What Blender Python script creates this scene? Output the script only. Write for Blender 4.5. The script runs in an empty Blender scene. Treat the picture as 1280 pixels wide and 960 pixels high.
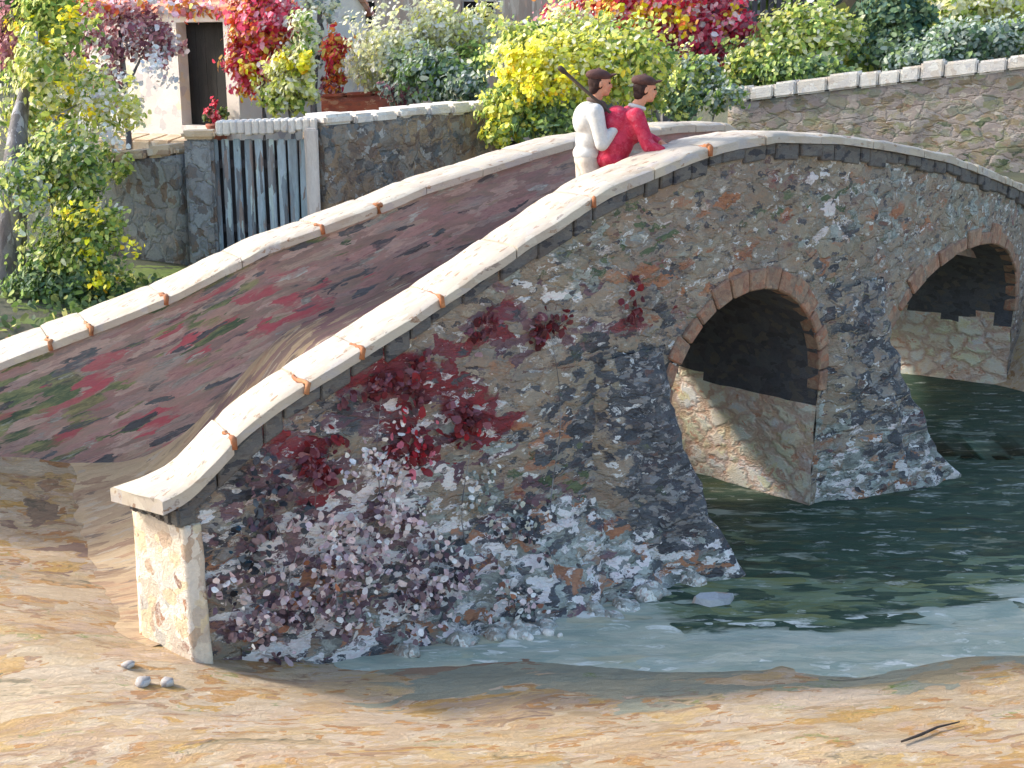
import bpy, bmesh, math, random
import numpy as np
from mathutils import Vector, Matrix, noise, Euler

random.seed(5)
rng = np.random.default_rng(11)
SC = bpy.context.scene
COL = SC.collection
PI = math.pi

# ------------------------------------------------------------------ camera
H, F = 3.9, 1600.0
WL = -0.35   # water level
PITCH = math.atan(420 / F)
cp, sp = math.cos(PITCH), math.sin(PITCH)
cam_d = bpy.data.cameras.new('camera')
cam = bpy.data.objects.new('camera', cam_d)
COL.objects.link(cam)
cam.location = (0, 0, H)
cam.rotation_euler = (PI / 2 - PITCH, 0, 0)
cam_d.sensor_width = 36
cam_d.lens = 36 * F / 1280
cam_d.clip_end = 2000
SC.camera = cam


def ray(px, py):
    a = (px - 640) / F
    b = (480 - py) / F
    return Vector((a, cp + b * sp, -sp + b * cp))


def at_y(px, py, Y):
    r = ray(px, py)
    t = Y / r.y
    return Vector((r.x * t, Y, H + r.z * t))


def at_z(px, py, z):
    r = ray(px, py)
    t = (z - H) / r.z
    return Vector((r.x * t, r.y * t, z))


# ------------------------------------------------------------------ bridge plan
SN = np.array([0.0, 5.05, 8.8])
XN = np.array([-2.15, 2.0, 4.6])
YN = np.array([8.0, 10.8, 13.5])
cx = np.polyfit(SN, XN, 2)
cy = np.polyfit(SN, YN, 2)
dcx, dcy = np.polyder(cx), np.polyder(cy)


def plan(s, off=0.0):
    """point of the near face at station s, moved off metres away from the viewer"""
    tx, ty = np.polyval(dcx, s), np.polyval(dcy, s)
    L = np.hypot(tx, ty)
    return np.polyval(cx, s) - ty / L * off, np.polyval(cy, s) + tx / L * off


def tangent(s):
    tx, ty = np.polyval(dcx, s), np.polyval(dcy, s)
    L = math.hypot(tx, ty)
    return Vector((tx / L, ty / L, 0)), Vector((-ty / L, tx / L, 0))


CAPW = 0.41
SSAMP = np.linspace(-3.5, 13.5, 3401)


def smooth01(x):
    x = np.clip(x, 0, 1)
    return x * x * (3 - 2 * x)


def far_w(s):
    """from the near outer face to the inner face of the far parapet"""
    return 2.35 + 0.75 * smooth01((2.8 - np.asarray(s, dtype=float)) / 4.0)


def on_curve(px, py, offf):
    r = ray(px, py)
    X, Y = plan(SSAMP, offf(SSAMP))
    g = X * r.y - Y * r.x
    k = np.where(np.sign(g[:-1]) != np.sign(g[1:]))[0]
    k = k[0] if len(k) else int(np.argmin(np.abs(g)))
    s = SSAMP[k]
    t = Y[k] / r.y
    return s, H + r.z * t


near0 = lambda s: 0.0 * s
tr_near = [(232, 606), (301, 531), (354, 491), (430, 444), (540, 374), (654, 297), (755, 233), (820, 206),
           (860, 190), (892, 178), (964, 165), (1050, 168), (1107, 177), (1179, 192), (1251, 220), (1280, 233)]
pn = np.array([on_curve(x, y, near0) for x, y in tr_near])
pn = np.vstack([[-0.30, pn[0, 1] - 0.10], pn, [pn[-1, 0] + 1.2, pn[-1, 1] - 0.5], [pn[-1, 0] + 3.5, pn[-1, 1] - 0.7]])
tr_far = [(0, 449), (117, 405), (212, 366), (336, 303), (380, 288), (530, 230), (657, 190), (715, 173), (838, 156), (903, 153)]
pf = np.array([on_curve(x, y, far_w) for x, y in tr_far])
S_END = 13.0


def zprof(pts):
    zz = np.interp(SSAMP, pts[:, 0], pts[:, 1])
    k = np.hanning(61)
    k /= k.sum()
    zp = np.pad(zz, 30, mode='edge')
    return np.convolve(zp, k, mode='valid')


ZN = zprof(pn)
# the far cap follows its own line, then falls with the near one past the crest
last = pf[-1, 0]
ext = [(s, float(np.interp(s, SSAMP, ZN))) for s in np.arange(last + 1.2, 13.4, 0.5)]
first = pf[0]
pf = np.vstack([[[-3.4, first[1] - 0.62 * (first[0] + 3.4) * 0.45]], pf, np.array(ext)])
ZF = zprof(pf)
zn = lambda s: np.interp(s, SSAMP, ZN)
zf = lambda s: np.interp(s, SSAMP, ZF)
PAR = 0.80


def road_n(s):
    return zn(s) - PAR - 0.22 * smooth01(1 - np.asarray(s, dtype=float) / 1.8)


def road_f(s):
    return zf(s) - PAR


# arches: station of the two springings, spring height, crown height
a1l, _ = on_curve(836, 470, near0)
a1r, _ = on_curve(1022, 480, near0)
a2l, _ = on_curve(1101, 430, near0)
a2r, _ = on_curve(1262, 430, near0)
a1m, z1c = on_curve(932, 364, near0)
a2m, z2c = on_curve(1182, 320, near0)
ARCH = [(a1l, a1r, z1c - 0.98, z1c), (a2l, a2r, z2c - 1.0, z2c)]
print('arches', ARCH, 'near', pn.tolist(), 'far', pf.tolist())


def arch_z(s, A):
    l, r, zs, zc = A
    u = np.clip((s - (l + r) / 2) / ((r - l) / 2), -1, 1)
    return zs + (zc - zs) * math.sqrt(max(0, 1 - u * u))


# ------------------------------------------------------------------ materials
def lin(c):
    c = np.array(c, dtype=float) / 255
    return np.where(c <= 0.04045, c / 12.92, ((c + 0.055) / 1.055) ** 2.4)


def rgb(c, g=1.0):
    v = np.clip(lin(c) * g, 0.004, 0.85)
    return (float(v[0]), float(v[1]), float(v[2]), 1.0)


class NB:
    def __init__(self, name):
        self.m = bpy.data.materials.new(name)
        self.m.use_nodes = True
        self.t = self.m.node_tree
        self.n = self.t.nodes
        self.b = self.n['Principled BSDF']

    def new(self, typ, **kw):
        nd = self.n.new(typ)
        for k, v in kw.items():
            setattr(nd, k, v)
        return nd

    def link(self, a, b):
        self.t.links.new(a, b)

    def val(self, sock, v):
        if hasattr(v, 'is_output') or isinstance(v, bpy.types.NodeSocket):
            self.link(v, sock)
        else:
            sock.default_value = v

    def math(self, op, a, b=None, c=None):
        nd = self.new('ShaderNodeMath', operation=op)
        self.val(nd.inputs[0], a)
        if b is not None:
            self.val(nd.inputs[1], b)
        if c is not None:
            self.val(nd.inputs[2], c)
        return nd.outputs[0]

    def vmath(self, op, a, b):
        nd = self.new('ShaderNodeVectorMath', operation=op)
        self.val(nd.inputs[0], a)
        self.val(nd.inputs[1], b)
        return nd.outputs[0]

    def mix(self, fac, a, b, mode='MIX'):
        nd = self.new('ShaderNodeMix', data_type='RGBA', blend_type=mode)
        self.val(nd.inputs[0], fac)
        self.val(nd.inputs[6], a)
        self.val(nd.inputs[7], b)
        return nd.outputs[2]

    def ramp(self, fac, cols, interp='CONSTANT'):
        nd = self.new('ShaderNodeValToRGB')
        cr = nd.color_ramp
        cr.interpolation = interp
        n = len(cols)
        while len(cr.elements) < n:
            cr.elements.new(0.5)
        for i, c in enumerate(cols):
            cr.elements[i].position = i / n if interp == 'CONSTANT' else i / max(1, n - 1)
            cr.elements[i].color = c
        self.link(fac, nd.inputs[0])
        return nd.outputs[0]

    def noise(self, vec, scale, detail=3, rough=0.55, out=0):
        nd = self.new('ShaderNodeTexNoise')
        self.link(vec, nd.inputs['Vector'])
        nd.inputs['Scale'].default_value = scale
        nd.inputs['Detail'].default_value = detail
        nd.inputs['Roughness'].default_value = rough
        return nd.outputs[out]

    def vor(self, vec, scale, feature='F1'):
        nd = self.new('ShaderNodeTexVoronoi', feature=feature)
        self.link(vec, nd.inputs['Vector'])
        nd.inputs['Scale'].default_value = scale
        return nd


def paint(name, layers, gain=1.0, stretch=(1, 1, 1), rot=0.0, warp=0.06, warp_scale=5.0, rough=0.75,
          joints=0.0, joint_scale=8.0, joint_col=None, jw=0.12, bump=0.5, bump_dist=0.02, grain=0.14, coord=None, broad=None, spec=0.3, soft=0.35):
    """patchy mineral surface: each layer is (scale, coverage, palette, mask attribute or None)"""
    nb = NB(name)
    tc = nb.new('ShaderNodeTexCoord')
    P0 = tc.outputs['Object']
    if coord:
        P0 = nb.new('ShaderNodeAttribute', attribute_name=coord).outputs['Vector']
    mp = nb.new('ShaderNodeMapping')
    mp.inputs['Rotation'].default_value = (0, 0, rot)
    nb.link(P0, mp.inputs['Vector'])
    P = nb.vmath('MULTIPLY', mp.outputs[0], stretch)
    w = nb.noise(P, warp_scale, 2, 0.5, 1)
    w = nb.vmath('SUBTRACT', w, (0.5, 0.5, 0.5))
    w = nb.vmath('MULTIPLY', w, (warp * 2,) * 3)
    PW = nb.vmath('ADD', P, w)
    w2 = nb.noise(P, warp_scale * 5, 2, 0.5, 1)
    w2 = nb.vmath('MULTIPLY', nb.vmath('SUBTRACT', w2, (0.5, 0.5, 0.5)), (warp * 0.8,) * 3)
    PW = nb.vmath('ADD', PW, w2)
    col = None
    hgt = None
    for i, (sc, cov, pal, mask) in enumerate(layers):
        pv = nb.vmath('ADD', PW, (3.7 * i, 1.3 * i, 7.1 * i))
        v = nb.vor(pv, sc)
        sep = nb.new('ShaderNodeSeparateColor')
        nb.link(v.outputs['Color'], sep.inputs[0])
        c = nb.ramp(sep.outputs[0], [rgb(p, gain) for p in pal])
        if soft > 0:   # blend inside each patch towards the neighbouring tint, as brush-mixed tones
            c2 = nb.ramp(nb.noise(pv, sc * 1.7, 3, 0.6), [rgb(p, gain) for p in pal], 'LINEAR')
            c = nb.mix(soft, c, c2)
        if col is None:
            col = c
            hgt = sep.outputs[1]
            continue
        thr = cov
        if mask:
            at = nb.new('ShaderNodeAttribute', attribute_name=mask)
            thr = nb.math('MULTIPLY', at.outputs['Fac'], cov)
        nse = nb.noise(pv, sc * 2.5, 2, 0.6)
        g = nb.math('ADD', sep.outputs[1], nb.math('MULTIPLY', nb.math('SUBTRACT', nse, 0.5), 0.25))
        d = nb.math('SUBTRACT', thr, g)
        f = nb.new('ShaderNodeMapRange')
        nb.link(d, f.inputs[0])
        f.inputs[1].default_value = -0.03
        f.inputs[2].default_value = 0.05
        col = nb.mix(f.outputs[0], col, c)
        if broad and i == 1:   # slow drift of the stone's own tint over a metre or so
            bt = nb.ramp(nb.noise(P, broad[0], 3, 0.6), [rgb(p, gain) for p in broad[2]], 'LINEAR')
            col = nb.mix(broad[1], col, bt)
    # grain of the surface
    gn = nb.noise(P, 55, 4, 0.7)
    gl = nb.noise(P, 1.3, 3, 0.6)
    k = nb.math('ADD', nb.math('MULTIPLY', nb.math('SUBTRACT', gn, 0.5), grain * 3.2), 1.0)
    k = nb.math('ADD', k, nb.math('MULTIPLY', nb.math('SUBTRACT', gl, 0.5), grain * 2.2))
    comb = nb.new('ShaderNodeCombineColor')
    for q in range(3):
        nb.link(k, comb.inputs[q])
    col = nb.mix(1.0, col, comb.outputs[0], 'MULTIPLY')
    bs = nb.noise(nb.vmath('MULTIPLY', PW, (1.0, 4.5, 3.0)), 11, 4, 0.7)
    height = nb.math('ADD', nb.math('MULTIPLY', hgt, 0.45), nb.math('MULTIPLY', gn, 0.6))
    height = nb.math('ADD', height, nb.math('MULTIPLY', bs, 0.9))
    if joints > 0:
        v = nb.vor(PW, joint_scale, 'DISTANCE_TO_EDGE')
        f = nb.new('ShaderNodeMapRange')
        nb.link(v.outputs['Distance'], f.inputs[0])
        f.inputs[1].default_value = 0.0
        f.inputs[2].default_value = jw
        if joint_col is not None:
            inv = nb.math('MULTIPLY', nb.math('SUBTRACT', 1.0, f.outputs[0]), joints)
            col = nb.mix(inv, col, rgb(joint_col, gain))
        height = nb.math('ADD', height, nb.math('MULTIPLY', f.outputs[0], 1.2))
    bp = nb.new('ShaderNodeBump')
    bp.inputs['Strength'].default_value = bump
    bp.inputs['Distance'].default_value = bump_dist
    nb.link(height, bp.inputs['Height'])
    nb.link(bp.outputs[0], nb.b.inputs['Normal'])
    nb.link(col, nb.b.inputs['Base Color'])
    nb.b.inputs['Roughness'].default_value = rough
    nb.b.inputs['Specular IOR Level'].default_value = spec
    return nb.m


def leaf_material(name, trans=0.35, rough=0.6):
    nb = NB(name)
    at = nb.new('ShaderNodeAttribute', attribute_name='Col')
    tc = nb.new('ShaderNodeTexCoord')
    gn = nb.noise(tc.outputs['Object'], 30, 3, 0.7)
    k = nb.math('ADD', nb.math('MULTIPLY', nb.math('SUBTRACT', gn, 0.5), 0.7), 1.0)
    comb = nb.new('ShaderNodeCombineColor')
    for q in range(3):
        nb.link(k, comb.inputs[q])
    col = nb.mix(1.0, at.outputs['Color'], comb.outputs[0], 'MULTIPLY')
    nb.link(col, nb.b.inputs['Base Color'])
    nb.b.inputs['Roughness'].default_value = rough
    nb.b.inputs['Specular IOR Level'].default_value = 0.25
    tr = nb.new('ShaderNodeBsdfTranslucent')
    nb.link(col, tr.inputs[0])
    mx = nb.new('ShaderNodeMixShader')
    mx.inputs[0].default_value = trans
    nb.link(nb.b.outputs[0], mx.inputs[1])
    nb.link(tr.outputs[0], mx.inputs[2])
    nb.link(mx.outputs[0], nb.n['Material Output'].inputs[0])
    bp = nb.new('ShaderNodeBump')
    bp.inputs['Strength'].default_value = 0.4
    bp.inputs['Distance'].default_value = 0.02
    nb.link(gn, bp.inputs['Height'])
    nb.link(bp.outputs[0], nb.b.inputs['Normal'])
    return nb.m


M = {}
GREY = [(156, 149, 132), (126, 120, 110), (172, 163, 142), (112, 104, 98), (144, 124, 106), (114, 117, 113),
        (162, 154, 140), (136, 130, 114), (130, 108, 92), (148, 147, 136)]
MAUVE = [(104, 82, 92), (128, 104, 108), (84, 66, 78), (120, 96, 100), (96, 84, 92), (140, 118, 120)]
NAVY = [(54, 58, 66), (68, 70, 78), (46, 48, 54), (82, 86, 92), (70, 62, 66), (94, 100, 106)]
REDS = [(122, 48, 56), (106, 50, 56), (140, 48, 54), (96, 48, 54), (130, 76, 78), (112, 70, 76)]
WHITE = [(228, 220, 212), (208, 202, 200), (194, 198, 202), (230, 222, 208), (182, 184, 172)]
RUST = [(148, 100, 76), (130, 90, 76), (160, 116, 88), (118, 82, 70), (144, 110, 96)]
TEAL = [(130, 138, 134), (108, 120, 116), (156, 162, 158), (96, 100, 98), (142, 134, 122), (166, 174, 174)]
GREEN = [(74, 92, 72), (96, 108, 80), (56, 72, 64), (120, 124, 92)]
G = 1.42   # the near face stands in open shade
M['stone'] = paint('bridge_stone', [
    (3.8, 1, GREY, None), (8, 0.36, GREY + [(104, 98, 94), (172, 166, 152)], None),
    (6, 0.85, MAUVE, 'mauve'), (6, 0.9, TEAL, 'teal'), (6, 0.7, RUST, 'rust'), (8, 0.95, NAVY + [(96, 98, 100)], 'dark'),
    (3.6, 0.95, REDS + REDS + MAUVE[:2], 'red'), (11, 0.6, GREEN, 'green'), (10, 0.62, [(224, 206, 204), (208, 188, 192), (228, 220, 212), (196, 178, 182), (206, 206, 206)], 'white'),
    (20, 0.04, WHITE, None), (16, 0.08, NAVY + RUST[:2], None),
    (18, 0.26, [(128, 138, 146), (112, 106, 104), (150, 154, 156)], 'dark')],
    gain=G, stretch=(0.85, 0.85, 1.6), warp=0.11, warp_scale=5, joints=0.06, joint_scale=3.8, joint_col=(92, 86, 82), bump=0.75, bump_dist=0.03, soft=0.7,
    broad=(0.9, 0.36, [(96, 90, 96), (150, 140, 116), (112, 108, 92), (140, 120, 106), (104, 100, 104), (156, 150, 134), (110, 104, 108)]))
M['far_stone'] = paint('inner_parapet_stone', [
    (4, 1, [(128, 100, 102), (112, 96, 94), (140, 114, 112), (118, 108, 102), (104, 86, 92), (146, 126, 118)], None),
    (7, 0.45, [(136, 90, 96), (104, 108, 108), (154, 136, 130), (96, 80, 88), (130, 122, 106)], None),
    (6, 0.8, GREEN + [(136, 126, 96), (118, 114, 92)], 'green'),
    (6, 0.7, [(142, 84, 92), (128, 80, 86), (150, 78, 88), (132, 100, 100), (120, 76, 84)], 'red'), (9, 0.04, TEAL, None), (7, 0.10, NAVY + [(76, 88, 92)], None)],
    gain=1.55, stretch=(0.42, 1.0, 2.3), coord='run', warp=0.10, soft=0.65, bump=0.6, bump_dist=0.03)
M['barrel'] = paint('arch_pier_ashlar', [
    (3.6, 1, [(250, 222, 194), (248, 206, 182), (242, 198, 176), (252, 232, 212), (248, 214, 170), (240, 194, 180)], None),
    (8, 0.28, [(236, 196, 166), (250, 240, 222), (222, 184, 164), (244, 212, 160)], None), (14, 0.08, [(200, 150, 124), (186, 160, 146)], None)],
    gain=1.3, warp=0.12, stretch=(1, 1, 1.35), joints=0.55, joint_scale=3.6, joint_col=(176, 124, 100), jw=0.20, bump=0.7, bump_dist=0.04, soft=0.5)
M['vault'] = paint('dark_slate_vault', [  # dark tone stands in for the shade inside the upper arch
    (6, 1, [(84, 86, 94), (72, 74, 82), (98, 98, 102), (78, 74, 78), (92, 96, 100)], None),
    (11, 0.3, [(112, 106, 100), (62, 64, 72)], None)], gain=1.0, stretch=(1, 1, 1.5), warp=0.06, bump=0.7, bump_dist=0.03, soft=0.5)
M['cap'] = paint('pale_capstone', [
    (3.0, 1, [(236, 224, 204), (228, 214, 196), (240, 232, 216), (222, 208, 194), (232, 220, 210)], None),
    (7, 0.28, [(214, 206, 206), (244, 236, 222), (212, 192, 170)], None), (16, 0.05, [(190, 150, 118), (170, 160, 156)], None)],
    gain=0.60, stretch=(1.0, 2.6, 2), rot=-0.66, warp=0.08, rough=0.6, bump=0.55, bump_dist=0.015, grain=0.08)
M['mortar'] = paint('rusty_joint_mortar', [(9, 1, [(190, 124, 82), (172, 108, 74), (206, 150, 110), (160, 108, 84)], None)], gain=0.8, bump=0.6)
M['slate'] = paint('dark_slate_course', [  # dark tone imitates the shade below the overhanging capping
    (6, 1, [(92, 94, 98), (80, 82, 86), (106, 104, 102), (90, 82, 80), (114, 112, 106)], None),
    (12, 0.3, [(120, 112, 104), (60, 62, 70), (126, 126, 122)], None)],
    gain=1.3, stretch=(1, 1, 2), bump=0.8, bump_dist=0.03, soft=0.6)
M['ring'] = paint('rust_voussoir_stone', [
    (8, 1, [(150, 112, 94), (136, 112, 98), (124, 98, 86), (156, 132, 112), (142, 96, 80), (126, 120, 110)], None),
    (14, 0.35, [(104, 92, 84), (166, 142, 122), (152, 100, 78), (116, 116, 104)], None)],
    gain=1.25, bump=0.8, bump_dist=0.03, soft=0.6)
M['pier'] = paint('wet_pier_stone', [
    (6, 1, NAVY + [(96, 100, 104), (84, 76, 78), (106, 104, 100)], None), (13, 0.5, NAVY + [(110, 118, 124), (96, 84, 78), (72, 82, 80)], None),
    (10, 0.75, TEAL + RUST[:2] + [(172, 160, 144)], 'teal'), (20, 0.16, [(150, 166, 180), (164, 150, 130)], None), (24, 0.5, WHITE, 'white')],
    gain=1.5, stretch=(1, 1, 2.2), warp=0.05, joints=0.3, joint_scale=6, joint_col=(36, 38, 44), bump=0.9, bump_dist=0.04)
M['pillar'] = paint('pale_pillar_stone', [
    (5, 1, [(222, 208, 186), (206, 190, 170), (232, 222, 208), (214, 204, 196), (196, 178, 160)], None),
    (10, 0.4, [(190, 192, 190), (226, 210, 176), (190, 164, 146), (236, 232, 230)], None), (14, 0.06, [(150, 120, 108), (176, 132, 104)], None)],
    gain=0.95, stretch=(1, 1, 0.8), bump=0.7, bump_dist=0.03)
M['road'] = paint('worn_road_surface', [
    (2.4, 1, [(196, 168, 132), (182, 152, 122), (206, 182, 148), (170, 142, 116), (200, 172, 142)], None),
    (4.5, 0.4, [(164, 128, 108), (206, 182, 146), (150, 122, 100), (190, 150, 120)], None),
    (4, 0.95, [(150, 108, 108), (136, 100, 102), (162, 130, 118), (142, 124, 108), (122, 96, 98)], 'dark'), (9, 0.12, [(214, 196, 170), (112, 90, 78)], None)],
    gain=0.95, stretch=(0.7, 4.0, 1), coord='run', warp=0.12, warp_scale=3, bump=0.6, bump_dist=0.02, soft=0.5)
M['ground'] = paint('sandy_bank', [
    (1.3, 1, [(228, 204, 166), (218, 190, 152), (236, 218, 194), (212, 180, 142), (232, 206, 168), (226, 204, 182)], None),
    (2.6, 0.40, [(216, 174, 122), (240, 226, 206), (228, 192, 130), (210, 182, 160), (238, 210, 164), (230, 200, 174)], None),
    (5.5, 0.24, [(206, 150, 100), (242, 232, 218), (222, 178, 106), (194, 172, 158), (236, 218, 190)], None),
    (9, 0.14, [(250, 244, 234), (190, 142, 106), (216, 164, 108), (176, 156, 142), (246, 236, 220)], None),
    (2.0, 1.0, [(182, 184, 164), (166, 172, 158), (196, 188, 162), (154, 162, 150), (214, 180, 128)], 'wet'),
    (3, 0.6, [(176, 144, 122), (160, 132, 118), (188, 156, 130), (148, 122, 116), (156, 140, 116)], 'dark'),
    (3, 1.2, [(104, 112, 92), (118, 122, 96), (92, 100, 88), (126, 122, 104), (112, 102, 88)], 'grass'),
    (6, 0.8, [(134, 158, 84), (150, 170, 92), (116, 140, 80)], 'lawn')],
    gain=0.80, stretch=(0.75, 1.7, 1.5), rot=-0.28, warp=0.42, warp_scale=1.5, bump=1.0, bump_dist=0.035, grain=0.10, soft=0.55)
M['plaster'] = paint('whitewashed_plaster', [(2.5, 1, [(238, 232, 222), (230, 222, 212), (242, 238, 230), (226, 222, 220)], None),
    (7, 0.15, [(206, 200, 204), (240, 226, 200)], None)], gain=0.95, bump=0.5, grain=0.06)
M['tan_plaster'] = paint('weathered_tan_plaster', [(3, 1, [(190, 176, 160), (170, 152, 138), (206, 194, 176), (182, 170, 158)], None),
    (6, 0.4, [(156, 136, 122), (214, 206, 190), (188, 150, 130)], None)], gain=0.95, stretch=(2.2, 2.2, 0.35), bump=0.5)
M['beige_step'] = paint('worn_beige_step', [(3, 1, [(214, 192, 162), (200, 176, 148), (222, 204, 178)], None), (8, 0.2, [(170, 140, 116), (230, 220, 204)], None)], gain=0.9)
M['roof'] = paint('salmon_roof_tile', [(5, 1, [(226, 160, 128), (214, 140, 110), (232, 180, 150), (220, 150, 132)], None),
    (9, 0.3, [(236, 140, 92), (206, 150, 150), (240, 200, 178)], None)], gain=0.9, stretch=(1, 1, 1))
M['dark_door'] = paint('black_green_door_wood', [(6, 1, [(44, 44, 46), (36, 38, 40), (50, 50, 52)], None), (12, 0.2, [(56, 54, 56), (32, 34, 38)], None)], gain=0.55, stretch=(1, 1, 0.3))  # near-black tone stands in for the unlit doorway, also fills the windows
M['garden_stone'] = paint('garden_wall_stone', [
    (4.0, 1, [(144, 124, 104), (124, 114, 104), (160, 138, 112), (112, 100, 94), (136, 130, 122), (162, 146, 124)], None),
    (9, 0.45, [(158, 150, 138), (92, 80, 72), (104, 112, 116), (140, 110, 90), (168, 160, 148)], None), (16, 0.12, [(190, 188, 184), (66, 62, 64)], None)],
    gain=1.25, warp=0.1, joints=0.1, joint_scale=4.5, joint_col=(82, 76, 74), bump=0.7, bump_dist=0.05, soft=0.5)
M['blue_stone'] = paint('blue_grey_rubble', [
    (5, 1, [(138, 144, 148), (122, 126, 132), (154, 158, 160), (110, 108, 108), (142, 146, 138)], None),
    (9, 0.45, [(172, 174, 176), (104, 106, 110), (130, 112, 98), (132, 144, 152)], None)], gain=1.1, stretch=(1.3, 1.3, 1.0), warp=0.1, joints=0.12, joint_scale=5, joint_col=(92, 92, 94), bump=0.8, soft=0.55)
M['coping'] = paint('pale_coping', [(4, 1, [(234, 230, 224), (222, 216, 212), (240, 236, 228), (228, 218, 204)], None), (10, 0.2, [(206, 204, 206), (244, 240, 234), (200, 184, 170)], None)], gain=0.95, bump=0.7, bump_dist=0.03)
M['bank_stone'] = paint('river_wall_stone', [
    (3.2, 1, [(156, 142, 136), (140, 128, 124), (168, 156, 148), (148, 144, 142), (132, 118, 116)], None),
    (6, 0.45, [(172, 160, 148), (136, 106, 92), (140, 142, 112), (118, 120, 122), (160, 132, 116)], None),
    (6, 0.35, GREEN + [(146, 150, 106), (140, 132, 112)], 'green'), (12, 0.1, [(196, 188, 176), (94, 86, 86)], None)],
    gain=1.25, stretch=(1, 1, 1.8), warp=0.1, joints=0.05, joint_scale=3.2, joint_col=(96, 90, 86), bump=0.7, bump_dist=0.05, soft=0.55)
M['plank'] = paint('blue_grey_weathered_plank', [(5, 1, [(124, 138, 148), (98, 108, 118), (150, 164, 174), (110, 104, 102), (130, 150, 160)], None),
    (10, 0.3, [(180, 198, 206), (96, 100, 106), (136, 118, 110)], None)], gain=1.5, stretch=(2, 2, 0.35))
M['dark_plank'] = paint('dark_weathered_plank', [(5, 1, [(84, 80, 84), (68, 66, 72), (104, 100, 104), (76, 70, 72)], None)], gain=0.9, stretch=(2, 2, 0.3))
M['pale_wood'] = paint('pale_post_wood', [(5, 1, [(216, 208, 200), (200, 190, 184), (226, 220, 214), (190, 172, 160)], None)], gain=0.95, stretch=(2, 2, 0.4))
M['brick'] = paint('red_brick', [(6, 1, [(176, 96, 76), (160, 84, 70), (190, 116, 90), (150, 92, 80)], None), (12, 0.2, [(210, 160, 130), (130, 70, 64)], None)], gain=0.95, stretch=(1, 1, 2))
M['bark'] = paint('grey_bark', [(6, 1, [(128, 124, 124), (104, 100, 102), (152, 150, 152), (92, 84, 84)], None), (12, 0.3, [(176, 176, 182), (78, 74, 78)], None)], gain=0.95, stretch=(1.5, 1.5, 0.4))
M['pebble'] = paint('pebble_stone', [(7, 1, [(190, 196, 204), (166, 172, 180), (206, 206, 206), (150, 140, 136), (178, 150, 130)], None)], gain=0.9)
M['rubble'] = paint('rubble_stone', [(9, 1, TEAL + [(136, 122, 112), (160, 142, 126), (116, 98, 92)], None), (16, 0.3, WHITE + RUST[:2] + NAVY[:2], None)], gain=1.3, bump=0.8, bump_dist=0.02, soft=0.6)
M['leaf'] = leaf_material('foliage_dabs')
M['petal'] = leaf_material('petal_dabs', 0.15)


def cloth(name, pal, scale=9, gain=1.0):
    return paint(name, [(scale, 1, pal, None), (scale * 2, 0.3, pal, None)], gain=gain, warp=0.05, rough=0.85, bump=0.4, bump_dist=0.01, spec=0.15, soft=0.6)


M['white_cloth'] = cloth('white_shirt_cloth', [(236, 236, 236), (224, 228, 232), (242, 240, 236), (216, 220, 226)], 9, 0.72)
M['cream_cloth'] = cloth('cream_breeches_cloth', [(226, 220, 210), (210, 200, 190), (232, 228, 222)], 9, 0.8)
M['red_cloth'] = cloth('crimson_jersey_cloth', [(190, 54, 82), (204, 76, 100), (176, 44, 70), (200, 104, 124), (160, 40, 64)])
M['navy_cloth'] = cloth('dark_navy_cloth', [(52, 54, 66), (44, 46, 58), (64, 66, 78)])
M['cap_cloth'] = cloth('dark_brown_cap_cloth', [(92, 66, 64), (76, 56, 56), (104, 80, 76)])
M['scarf_cloth'] = cloth('grey_brown_scarf_cloth', [(110, 96, 92), (92, 78, 76), (126, 112, 106)])
M['skin'] = cloth('sunlit_skin', [(214, 158, 132), (206, 146, 120), (220, 168, 142)], 6)  # plain warm skin tones, varied at random
M['hair'] = cloth('dark_hair', [(62, 46, 44), (52, 40, 40), (74, 56, 52)], 20)
M['boot'] = cloth('dark_boot_leather', [(60, 48, 44), (48, 40, 38)])
M['stick'] = cloth('dark_stick_wood', [(84, 74, 66), (70, 62, 58), (98, 86, 76)])
M['eye'] = cloth('dark_eye', [(40, 32, 30), (36, 30, 30)])
M['lip'] = cloth('lip_skin', [(178, 100, 92), (170, 92, 86)])

# water
nb = NB('river_water')
tc = nb.new('ShaderNodeTexCoord')
P = nb.vmath('MULTIPLY', tc.outputs['Object'], (0.8, 2.6, 1))
wv = nb.vmath('MULTIPLY', nb.vmath('SUBTRACT', nb.noise(P, 1.3, 3, 0.6, 1), (0.5, 0.5, 0.5)), (0.5, 0.5, 0.5))
PW = nb.vmath('ADD', P, wv)


def wlayer(col, sc, cov, pal, mask=None, off=0.0):
    v = nb.vor(nb.vmath('ADD', PW, (off, off * 2, 0)), sc)
    s = nb.new('ShaderNodeSeparateColor')
    nb.link(v.outputs['Color'], s.inputs[0])
    c = nb.ramp(s.outputs[0], [rgb(p) for p in pal])
    c2 = nb.ramp(nb.noise(PW, sc * 1.3, 4, 0.65), [rgb(p) for p in pal], 'LINEAR')
    c = nb.mix(0.6, c, c2)
    if col is None:
        return c
    thr = cov
    if mask:
        at = nb.new('ShaderNodeAttribute', attribute_name=mask)
        thr = nb.math('MULTIPLY', at.outputs['Fac'], cov)
    g = nb.math('ADD', s.outputs[1], nb.math('MULTIPLY', nb.math('SUBTRACT', nb.noise(PW, sc * 3, 3, 0.6), 0.5), 0.5))
    f = nb.new('ShaderNodeMapRange')
    nb.link(nb.math('SUBTRACT', thr, g), f.inputs[0])
    f.inputs[1].default_value = -0.08
    f.inputs[2].default_value = 0.12
    return nb.mix(f.outputs[0], col, c)


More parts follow.
